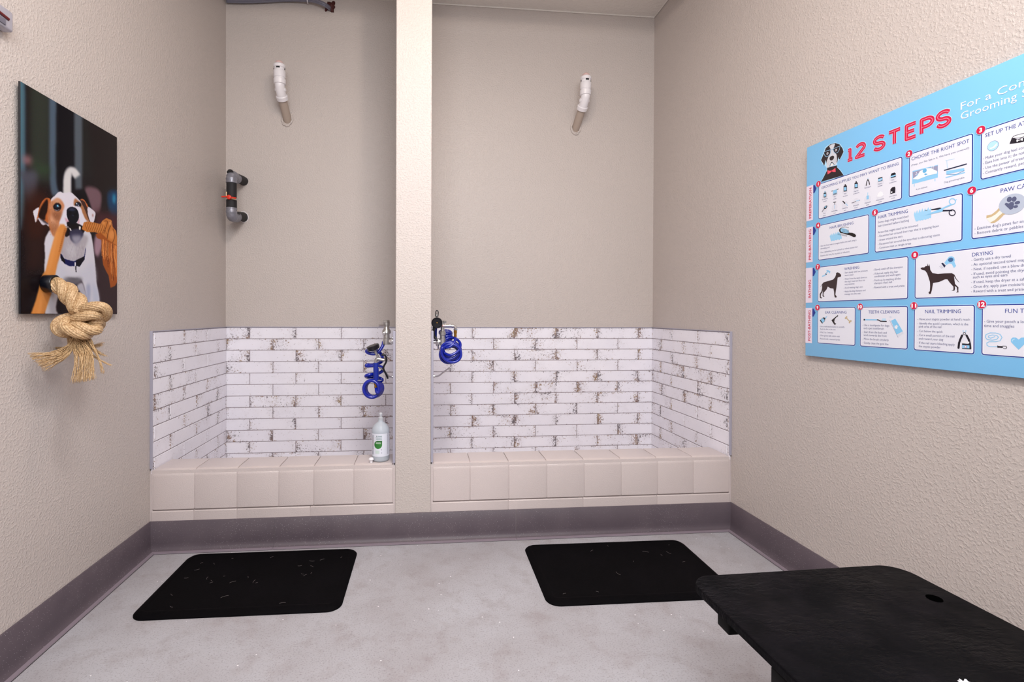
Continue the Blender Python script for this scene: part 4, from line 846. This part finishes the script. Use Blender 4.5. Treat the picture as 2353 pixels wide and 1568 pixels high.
for x, y in ((440, 1030), (622, 985), (808, 930), (1008, 870), (1212, 830), (1440, 780), (1668, 690), (435, 1270), (615, 1230), (800, 1180), (1000, 1130), (1210, 1080), (1437, 1030), (1662, 950)):
    u, v = q1([(x, y)])[0]; c.disc(u, v, .0145, (219, 220, 232), 4.5)
bottle_icon(c, ((808, 895), 30, 52), q1); bottle_icon(c, ((1005, 838), 30, 50), q1); bottle_icon(c, ((442, 1010), 24, 42), q1); c.poly(q1([(432, 965), (440, 925), (452, 960)]), SKY, 6)
c.stroke(q1([(562, 938), (688, 898)]), .0022, BLK, 5); c.poly(q1([(590, 925), (658, 905), (655, 985), (592, 1010)]), SKY, 6); c.poly(q1([(592, 985), (656, 962), (655, 990), (592, 1012)]), (110, 130, 150), 7)
for p in ([(1185, 835), (1195, 770), (1215, 725)], [(1245, 815), (1235, 765), (1215, 725)]): c.stroke(q1(p), .0034, BLK, 5)
c.stroke(q1([(1213, 720), (1218, 700)]), .0018, SKY, 5)
c.poly(q1([(1402, 700), (1478, 678), (1478, 750), (1402, 772)]), BLK, 5); c.poly(q1([(1405, 718), (1475, 698), (1475, 740), (1405, 762)]), SKY, 6); u, v = q1([(1440, 730)])[0]; c.disc(u, v, .0022, (240, 200, 210), 7)
c.poly(q1([(1628, 645), (1645, 615), (1700, 600), (1720, 620), (1718, 680), (1628, 704)]), BLK, 5); c.poly(q1([(1626, 665), (1718, 636), (1718, 662), (1626, 690)]), SKY, 6)
c.poly(q1([(1622, 905), (1650, 870), (1700, 855), (1712, 880), (1708, 968), (1622, 990)]), BLK, 5); u, v = q1([(1646, 955)])[0]; c.disc(u, v, .0028, WHITE, 6)
c.stroke(q1([(390, 1310), (430, 1250)]), .0026, BLK, 5); c.poly(q1([(420, 1240), (445, 1205), (480, 1192), (486, 1215), (460, 1255), (430, 1262)]), BLK, 5); c.poly(q1([(432, 1235), (455, 1208), (472, 1205), (455, 1242)]), SKY, 6)
c.stroke(q1([(595, 1138), (640, 1132)]), .0030, BLK, 5); c.stroke(q1([(618, 1140), (618, 1185)]), .0024, BLK, 5); c.stroke(q1([(617, 1185), (616, 1250)]), .0022, SKY, 5)
c.poly(q1([(755, 1118), (768, 1108), (812, 1150), (796, 1170)]), BLK, 5); c.stroke(q1([(812, 1160), (850, 1195)]), .0024, SKY, 5)
c.stroke(q1([(925, 1150), (960, 1142), (1005, 1115)]), .0020, BLK, 5); c.stroke(q1([(1005, 1115), (1060, 1102)]), .0020, SKY, 5); c.disc(*q1([(1068, 1100)])[0], .0014, BLK, 5)
c.poly(q1([(1192, 1020), (1232, 1012), (1232, 1080), (1192, 1088)]), SKY, 5); c.stroke(q1([(1212, 1010), (1214, 965)]), .0024, (160, 210, 240), 5)
c.poly(q1([(1375, 1035), (1400, 980), (1440, 940), (1480, 955), (1500, 1005), (1440, 1040)]), (238, 238, 244), 5)
for (x, y, a_, b_) in ((440, 1082, 'Ear cleaning', 'solution'), (620, 1038, 'Dry', 'towels'), (808, 985, 'Dog', 'shampoo'), (1006, 938, 'Dog hair', 'conditioner'), (1215, 870, 'Nail clipper', ''), (1438, 805, 'Styptic', 'powder'), (1668, 738, 'Paw', 'moisturizer'), (432, 1340, 'Dog', 'brush'), (614, 1295, 'Deshedding', 'tool'), (802, 1245, 'Dematting', 'tool'), (1002, 1195, 'Dog tooth', 'brush'), (1212, 1145, 'Dog tooth', 'paste'), (1436, 1090, 'Clean cotton', 'wads'), (1668, 1025, 'Low calorie', 'treats')):
    for i, s_ in enumerate((a_, b_)):
        if s_: u, v = q1([(x, y + i * 40)])[0]; c.text(s_, u, v + .001, .0042, INK, 6, align='C')
c = card(2, .458, .176, .657, .3255, 'CHOOSE THE RIGHT SPOT', .467, hw=.180, cap=.0115); c.text('(Yeap, our Pet Spa is it. We have you covered!)', .467, .2205, .006, INK, 5, width=.180)
c.poly(q2([(165, 1190), (418, 1128), (418, 1255), (160, 1322)]), SKY, 5); c.poly(q2([(166, 1200), (418, 1134), (416, 1200), (350, 1160), (250, 1185), (172, 1268)]), (150, 152, 182), 6)
c.poly(q2([(165, 1270), (215, 1235), (240, 1190), (300, 1165), (350, 1160), (385, 1178), (412, 1190), (410, 1215), (320, 1235), (220, 1275)]), (236, 240, 248), 7); c.disc(*q2([(288, 1188)])[0], .0068, (98, 176, 222), 8); c.poly(q2([(280, 1222), (300, 1212), (318, 1222), (295, 1232)]), (98, 176, 222), 8)
for x, y in ((205, 1205), (200, 1225), (210, 1218), (360, 1150), (378, 1143), (375, 1160)): c.disc(*q2([(x, y)])[0], .0016, WHITE, 8)
for x, y in ((182, 1322), (390, 1268)): c.stroke(q2([(x, y), (x, y + 22)]), .002, SKY, 5)
c.stroke(q2([(485, 1182), (704, 1120)]), .0036, (26, 34, 70), 6); c.poly(q2([(503, 1190), (682, 1160), (684, 1185), (503, 1224)]), SKY, 5); c.stroke(q2([(500, 1255), (686, 1205)]), .0032, SKY, 5); c.stroke(q2([(505, 1222), (600, 1225), (684, 1185)]), .0014, (90, 150, 200), 6)
c.stroke(q2([(512, 1160), (508, 1088)]), .0014, (160, 205, 235), 5); c.stroke(q2([(495, 1086), (585, 1068)]), .0012, (160, 205, 235), 5)
u, v = q2([(198, 1382)])[0]; c.text('A pet bathtub', u, v, .0048, INK, 5); u, v = q2([(482, 1312)])[0]; c.text('Dog grooming table', u, v, .0052, INK, 5)
c = card(3, .678, .176, .874, .3255, 'SET UP THE ATMOSPHERE', .690, hw=.174, cap=.0118)
u, v = q2([(970, 938)])[0]; c.disc(u, v, .0145, (40, 90, 160), 5); c.disc(u, v, .0137, (176, 220, 244), 6); c.poly(q2([(932, 962), (970, 950), (1012, 908), (1008, 935), (985, 958), (950, 968)]), WHITE, 7)
bw = [(1135, 918), (1160, 856), (1210, 830), (1300, 806), (1345, 812), (1352, 830), (1375, 872)]; c.poly(q2([(1135, 920), (1160, 855), (1220, 872), (1330, 842), (1372, 872), (1240, 906)]), BLK, 5); c.poly(q2([(1158, 862), (1175, 838), (1240, 818), (1310, 806), (1338, 818), (1330, 836), (1240, 862)]), BLK, 5); c.poly(q2([(1166, 858), (1182, 842), (1240, 824), (1305, 812), (1328, 820), (1318, 834), (1236, 856)]), WHITE, 6)
for x, y in ((1212, 880), (1214, 892), (1262, 868), (1264, 880)): c.disc(*q2([(x, y)])[0], .0018, WHITE, 6)
c.stroke(q2([(1213, 886), (1263, 874)]), .0022, WHITE, 6)
body(c, ['- Make your dog feel comfortable', '- Ease him into it; do not rush', '- Use the power of treats', '- Constantly reward, pet and praise'], .685, [UVP(at(2060 + x / 4.355, 120 + y / 4.355, 0, XP))[1] for x, y in ((905, 1070), (905, 1118), (905, 1168), (905, 1216))], .0082)
c = card(4, .067, .3515, .307, .500, 'HAIR BRUSHING', .127, hw=.112)
c.poly(q3([(440, 545), (452, 515), (460, 540), (472, 500), (488, 535), (500, 490), (520, 525), (532, 480), (548, 515), (560, 475), (600, 500), (622, 560), (620, 585), (600, 580), (590, 600), (560, 590), (545, 605), (520, 600), (510, 612), (480, 610), (468, 622), (455, 600)]), (150, 205, 240), 5)
c.poly(q3([(585, 470), (580, 445), (605, 418), (650, 425), (700, 445), (735, 490), (780, 492), (820, 508), (838, 535), (825, 556), (795, 555), (740, 528), (690, 518), (640, 500), (600, 495)]), (20, 14, 18), 6); c.poly(q3([(602, 455), (608, 430), (640, 422), (690, 435), (722, 462), (735, 492), (700, 500), (650, 492), (615, 475)]), (150, 206, 240), 7)
for i in range(5):
    for j in range(6): c.disc(*q3([(625 + j * 19 + i * 3, 438 + i * 13 + j * 2)])[0], .0013, (16, 20, 40), 8, n=8)
for k in range(12): x = 615 + k * 10; c.stroke(q3([(x, 408 + abs(k - 6) * 1.5), (x - 3, 400 + abs(k - 6) * 1.5)]), .0014, BLK, 6, False); c.stroke(q3([(568 + k * 12, 500 + k * 2.5), (562 + k * 12, 522 + k * 2.5)]), .0013, BLK, 6, False)
body(c, ['- Get rid of any mats or tangles before the bath using a', 'dematting tool', '- Use a deshedding tool or a brush to reduce excess hair', '- Examine the body for any ticks or infections'], .076, [.4435, .4545, .4705, .4845], .0064)
c = card(5, .331, .3515, .630, .500, 'HAIR TRIMMING', .344, hw=.112, cap=.0115)
c.poly(q4([(70, 215), (85, 170), (98, 205), (120, 150), (135, 200), (160, 135), (175, 185), (200, 120), (215, 175), (240, 120), (255, 165), (290, 105), (300, 150), (328, 110), (330, 270), (300, 268), (290, 285), (270, 278), (250, 298), (225, 290), (200, 305), (180, 300), (165, 315), (150, 300), (130, 318), (100, 322), (85, 280)]), (156, 208, 242), 5)
c.poly(q4([(330, 138), (460, 113), (486, 118), (480, 140), (430, 146), (335, 152)]), (20, 26, 50), 6); c.stroke(q4([(240, 155), (275, 152)]), .0012, (20, 26, 50), 6); c.poly(q4([(236, 232), (300, 200), (470, 132), (600, 70), (640, 60), (640, 78), (520, 128), (500, 172), (470, 180)]), SKY, 7)
c.poly(q4([(500, 148), (650, 146), (650, 165), (498, 172)]), (20, 26, 50), 6)
for (x, y), col in (((650, 22), SKY), ((647, 190), (26, 22, 54))):
    c.stroke(q4([(x + 46 * math.cos(a), y + 44 * math.sin(a)) for a in [2 * math.pi * k / 18 for k in range(19)]]), .0028, col, 6)
c.stroke(q4([(690, 4), (712, -8)]), .0022, SKY, 6)
body(c, ['-Some dogs might need their'[1:], 'hair trimmed before bathing'], .3395, [.3935, .4075], .0082); body(c, ['Areas that might need to be trimmed:'], .3395, [.4305], .0078)
body(c, ['- Excessive hair around their rear that is trapping feces', '- Areas around the ears', '- Excessive hair around the eyes that is obscuring vision', '- Common matt or tangle areas'], .344, [.4445, .459, .474, .488], .0078)
c = card(6, .655, .3515, .874, .500, 'PAW CARE', .731, hw=.078, cap=.0125)
u, v = q4([(1548, 60)])[0]
c.poly(q4([(1160, 270), (1162, 232), (1240, 215), (1310, 160), (1380, 85), (1500, 180), (1420, 225), (1350, 300), (1280, 345), (1230, 348)]), (200, 176, 136), 5); c.poly(q4([(1158, 275), (1230, 255), (1300, 215), (1400, 120), (1440, 165), (1350, 240), (1290, 300), (1215, 340)]), (232, 230, 222), 6)
c.poly(q4([(1388, 90), (1410, 95), (1425, 125), (1410, 122)]), BLK, 6); c.poly(q4([(1430, 150), (1480, 175), (1465, 185), (1440, 170)]), BLK, 6)
c.disc(u, v, .0325, (178, 188, 206), 7, ry=.029); c.poly(q4([(1436, 62), (1455, 40), (1500, 52), (1530, 28), (1570, 30), (1580, 60), (1560, 130), (1520, 148), (1495, 120), (1460, 90)]), (84, 90, 122), 8)
for x, y, a_, b_ in ((1508, -10, .0062, .0075), (1580, -14, .0058, .0072), (1628, 40, .0066, .0048), (1603, 98, .0056, .0042)): c.disc(*q4([(x, y)])[0], a_, (84, 90, 122), 8, ry=b_)
body(c, ["- Examine dog's paws for any scratches", '- Remove debris or pebbles stuck inside'], .664, [.473, .487], .0088)
c = card(7, .067, .527, .459, .6755, 'WASHING', .199, hw=.068, cap=.0105)
c.poly(q3([(300, 1300), (325, 1262), (350, 1235), (420, 1215), (490, 1195), (520, 1160), (535, 1120), (535, 1095), (560, 1085), (590, 1100), (612, 1125), (608, 1150), (585, 1155), (560, 1165), (555, 1200), (550, 1250), (540, 1320), (530, 1380), (525, 1420), (545, 1450), (540, 1465), (515, 1462), (508, 1430), (505, 1380), (495, 1330), (450, 1325), (410, 1300), (395, 1340), (370, 1370), (350, 1390), (345, 1430), (362, 1448), (345, 1455), (332, 1440), (335, 1390), (340, 1350), (330, 1385), (310, 1410), (305, 1450), (325, 1470), (310, 1480), (292, 1465), (290, 1410), (315, 1370), (325, 1320), (325, 1270), (305, 1302)]), (50, 34, 38), 5)
c.stroke(q3([(330, 1145), (370, 1130), (400, 1085), (415, 1060)]), .0046, SKY, 5); c.poly(q3([(385, 1060), (410, 1050), (452, 1072), (440, 1105), (425, 1085)]), SKY, 5); c.stroke(q3([(378, 1108), (392, 1118)]), .003, (20, 26, 60), 6)
body(c, ['- Start slowly with low pressure', 'warm water', '- Wash from the neck down as', "the dog's head and face are", 'very sensitive', "- Avoid wetting dog's ears", '- Apply the dog shampoo and', 'massage into the coat'], .197, [.566, .5765, .591, .6015, .612, .626, .640, .651], .0066)
body(c, ['- Slowly wash off the shampoo', '- If desired, apply dog hair', 'conditioner and wash again', '- Finish up by washing all the', "shampoo that's left", '- Reward with a treat and praise'], .326, [.566, .581, .5915, .606, .6165, .632], .0074)
c = card(8, .4815, .527, .874, .6755, 'DRYING', .658, hw=.055, cap=.0112)
c.poly(q4([(170, 1022), (200, 1010), (225, 1012), (250, 990), (272, 992), (278, 952), (290, 990), (300, 992), (308, 960), (312, 1000), (318, 1050), (350, 1095), (430, 1110), (540, 1100), (640, 1097), (680, 1120), (710, 1180), (745, 1225), (760, 1240), (735, 1225), (700, 1185), (675, 1140), (680, 1200), (690, 1260), (740, 1310), (738, 1360), (742, 1385), (705, 1390), (725, 1370), (715, 1310), (685, 1290), (690, 1330), (680, 1360), (635, 1362), (665, 1345), (665, 1300), (610, 1240), (575, 1190), (540, 1190), (450, 1230), (360, 1245), (350, 1300), (340, 1360), (330, 1390), (325, 1408), (290, 1410), (300, 1395), (285, 1385), (310, 1370), (315, 1300), (312, 1230), (290, 1160), (270, 1100), (240, 1060), (200, 1050), (175, 1035)]), (50, 34, 38), 5)
c.poly(q4([(530, 940), (575, 880), (600, 850), (640, 842), (675, 862), (686, 900), (678, 925), (706, 990), (672, 1020), (640, 960), (600, 950), (555, 978)]), SKY, 5); c.disc(*q4([(625, 897)])[0], .0078, (60, 100, 150), 6, ry=.0068); c.poly(q4([(482, 948), (508, 942), (550, 985), (530, 1015)]), (26, 32, 70), 6)
for k in range(3): c.stroke(q4([(485 + k * 12, 985 + k * 12), (455 + k * 14, 1000 + k * 14)]), .0007, (90, 96, 130), 5, False)
body(c, ['- Gently use a dry towel', '- An optional second towel may be used', '- Next, if needed, use a blow dryer', '- If used, avoid pointing the dryer to', 'such as eyes and ears', '- If used, keep the dryer at a safe distance', '- Once dry, apply paw moisturizer', '- Reward with a treat and praise'], .656, [.5665, .581, .5955, .6095, .6195, .6345, .6485, .6625], .0084)
c = card(9, .067, .6995, .2515, .8505, 'EAR CLEANING', .160, 'C', .103, .0105)
c.poly(q5([(368, 385), (428, 330), (468, 392), (412, 448)]), BLK, 5); c.poly(q5([(385, 375), (428, 338), (462, 385), (425, 435)]), SKY, 6); c.poly(q5([(430, 340), (448, 322), (478, 355), (462, 375)]), BLK, 6); c.poly(q5([(462, 335), (512, 290), (482, 352)]), SKY, 5)
c.poly(q5([(710, 282), (716, 300), (690, 340), (640, 395), (655, 440), (680, 440), (655, 478), (625, 440), (588, 382), (640, 340)]), (26, 16, 18), 5); c.poly(q5([(700, 310), (650, 365), (668, 400), (720, 345)]), (226, 227, 238), 6)
c.stroke(q5([(868, 335), (940, 410)]), .0042, (196, 176, 142), 5)
for x, y in ((856, 342), (876, 320), (932, 424), (956, 396)): c.disc(*q5([(x, y)])[0], .0036, (196, 176, 142), 5)
body(c, ['- Use a medicated solution to carefully', 'flush the dirt in the ears', '- Wait 3 to 5 minutes', '- Clean gently with cotton wads', '- Reward with a treat and praise'], .078, [.7815, .7925, .806, .8195, .833], .0064)
c = card(10, .272, .6995, .459, .8505, 'TEETH CLEANING', .368, 'C', .121, .0118)
c.stroke(q5([(1215, 372), (1460, 374)]), .0046, SKY, 5); c.disc(*q5([(1213, 372)])[0], .0032, BLK, 6); c.stroke(q5([(1460, 374), (1480, 376), (1520, 400), (1632, 404)]), .0036, BLK, 6); c.poly(q5([(1550, 350), (1620, 345), (1625, 395), (1545, 395)]), (190, 222, 244), 5)
c.poly(q5([(1720, 392), (1800, 352), (1945, 592), (1825, 655)]), (132, 198, 238), 5); c.stroke(q5([(1692, 378), (1852, 708)]), .001, (120, 130, 170), 5); c.poly(q5([(1680, 310), (1720, 300), (1735, 330), (1700, 345)]), (210, 216, 232), 5); c.poly(q5([(1835, 660), (1945, 600), (1960, 630), (1855, 705)]), (214, 218, 230), 5)
for x, y, r_ in ((1820, 520, .0046), (1792, 512, .0018), (1800, 490, .002), (1825, 482, .002), (1848, 495, .0018)): c.disc(*q5([(x, y)])[0], r_, WHITE, 6, ry=r_ * 1.1)
body(c, ['- Use a toothpaste for dogs', 'and a pet toothbrush', '- Start from the back and', 'work towards the front', '- Move the brush circularly', '- Gently clean the gum line'], .2835, [.7725, .784, .7985, .810, .8245, .8395], .0078)
c = card(11, .480, .6995, .6665, .8505, 'NAIL TRIMMING', .573, 'C', .110, .0118)
for p in ([(955, 715), (925, 780), (900, 850), (890, 940)], [(1035, 715), (1075, 790), (1095, 870), (1102, 950)]): c.stroke(q6(p), .0062, (20, 16, 28), 5)
c.stroke(q6([(998 + 22 * math.cos(a), 682 + 22 * math.sin(a)) for a in [2 * math.pi * k / 12 for k in range(13)]]), .0014, (20, 16, 28), 6); c.stroke(q6([(978, 655), (972, 622)]), .0016, SKY, 5); c.stroke(q6([(1018, 655), (1024, 622)]), .0016, SKY, 5)
c.poly(q6([(960, 822), (1085, 828), (1085, 855), (962, 850)]), (236, 236, 240), 6); c.poly(q6([(955, 858), (1092, 870), (1090, 965), (955, 958)]), BLK, 6); c.poly(q6([(958, 888), (1090, 896), (1090, 948), (958, 944)]), SKY, 7); c.disc(*q6([(1022, 920)])[0], .0036, (196, 60, 90), 8); c.disc(*q6([(1022, 920)])[0], .0026, WHITE, 9)
body(c, ["- Have your styptic powder at hand's reach", "- Identify the quick's position, which is the", 'pink area of the nail', '- Cut below the quick', '- Cut a small portion of the nail', 'and reward your dog', '- If the nail starts bleeding apply', 'the styptic powder'], .493, [.748, .7625, .773, .788, .8015, .8135, .8275, .839], .0074)
c = card(12, .685, .6995, .874, .8505, 'FUN TIME', .780, 'C', .070, .0125)
c.stroke(q6([(1590, 918), (1450, 918), (1405, 895), (1400, 850), (1440, 828), (1560, 828), (1640, 810), (1675, 750), (1640, 695), (1560, 670), (1460, 668), (1385, 700), (1375, 750), (1410, 790), (1500, 800), (1580, 785), (1612, 745), (1580, 715), (1500, 705), (1430, 725), (1430, 750), (1470, 765), (1545, 735)]), .0022, (140, 198, 236), 5)
c.poly(q6([(1590, 895), (1615, 905), (1680, 908), (1700, 925), (1680, 940), (1615, 935), (1592, 938)]), BLK, 6); c.stroke(q6([(1690, 905), (1750, 908), (1762, 930), (1745, 955), (1700, 950)]), .0014, BLK, 6)
c.poly(q6([(1975, 972), (1900, 900), (1835, 830), (1835, 780), (1870, 752), (1930, 755), (1975, 790), (2020, 755), (2080, 752), (2120, 780), (2115, 830), (2050, 900)]), (130, 194, 236), 5); c.stroke(q6([(1860, 820), (1868, 795), (1900, 780)]), .0022, (180, 220, 244), 6)
body(c, ['- Give your pooch a lot of play', 'time and snuggles'], .692, [.7535, .7665], .0086, ind=0)
for num, c, u0, v0 in cards:
    co = c.build('instruction_card', M_attr, e, attr=True)
    bd = PR(); bu, bv = u0 + .001, v0 - .0005; bd.disc(bu, bv, .0135, HALO, 9, n=28); bd.disc(bu, bv, .0122, REDP, 10, n=28); bd.text(str(num), bu, bv + .0062, .0125, (248, 244, 250), 11, align='C', bold=.045, width=.017 if num > 9 else None)
    b_ = bd.build('number_badge', M_attr, co, attr=True)
# dog with glasses above the first card
D = PR(); BR = (34, 22, 28)
D.poly(q1([(355, 775), (400, 700), (470, 560), (470, 520), (435, 470), (400, 465), (360, 375), (400, 270), (440, 150), (520, 90), (620, 60), (720, 90), (770, 170), (782, 230), (735, 330), (715, 375), (690, 375), (665, 420), (660, 500), (725, 560), (785, 655), (780, 670)]), HALO, 1)
D.poly(q1([(365, 770), (405, 705), (478, 560), (478, 515), (660, 470), (655, 505), (715, 565), (775, 650)]), BR, 2)
D.poly(q1([(410, 280), (455, 160), (530, 95), (625, 68), (705, 95), (755, 165), (774, 228), (735, 310), (712, 352), (716, 366), (692, 362), (680, 310), (640, 220), (560, 180), (480, 250), (458, 330), (445, 400), (432, 462), (415, 470), (414, 450), (368, 378)]), BR, 2)
D.poly(q1([(430, 300), (470, 180), (560, 120), (660, 120), (720, 200), (680, 330), (660, 420), (470, 440)]), BR, 2)
D.poly(q1([(515, 122), (560, 95), (622, 80), (612, 120), (590, 175), (600, 220), (650, 280), (658, 380), (640, 465), (605, 455), (560, 408), (530, 460), (510, 510), (482, 515), (470, 480), (472, 400), (505, 310), (545, 230), (540, 175)]), (206, 208, 216), 3)
D.poly(q1([(530, 485), (565, 430), (605, 462), (560, 488)]), (236, 232, 230), 4); D.stroke(q1([(528, 490), (545, 440), (568, 412), (600, 445), (610, 465)]), .0016, BR, 5)
D.poly(q1([(524, 340), (540, 312), (575, 298), (605, 305), (606, 340), (585, 372), (550, 386), (527, 370)]), BR, 4)
for p in ((488, 258), (640, 196)):
    u, v = q1([p])[0]; D.disc(u, v, .0062, BR, 4); D.disc(u, v, .0048, WHITE, 5); D.disc(u, v, .0032, BR, 6); D.disc(u + .0008, v, .0014, WHITE, 7)
D.stroke(q1([(420, 232), (478, 210), (538, 192), (545, 250), (520, 295), (475, 318), (445, 300), (428, 262), (420, 232)]), .0016, (160, 206, 240), 7); D.stroke(q1([(592, 172), (650, 150), (716, 120), (705, 190), (672, 240), (628, 255), (600, 225), (592, 172)]), .0016, (160, 206, 240), 7); D.stroke(q1([(540, 200), (565, 188), (592, 185)]), .0018, (130, 190, 236), 7)
for x, y in ((495, 400), (505, 420), (490, 440), (520, 400), (500, 455), (630, 350), (640, 370), (620, 375), (640, 395), (625, 400), (512, 440)): D.disc(*q1([(x, y)])[0], .0007, BR, 5, n=8)
D.poly(q1([(485, 560), (530, 570), (560, 568), (600, 540), (632, 515), (636, 590), (600, 592), (565, 582), (530, 610), (490, 635)]), (232, 82, 100), 5); D.poly(q1([(545, 560), (572, 556), (576, 588), (548, 592)]), (190, 44, 70), 6)
D.build('dog_illustration', M_attr, e, attr=True)
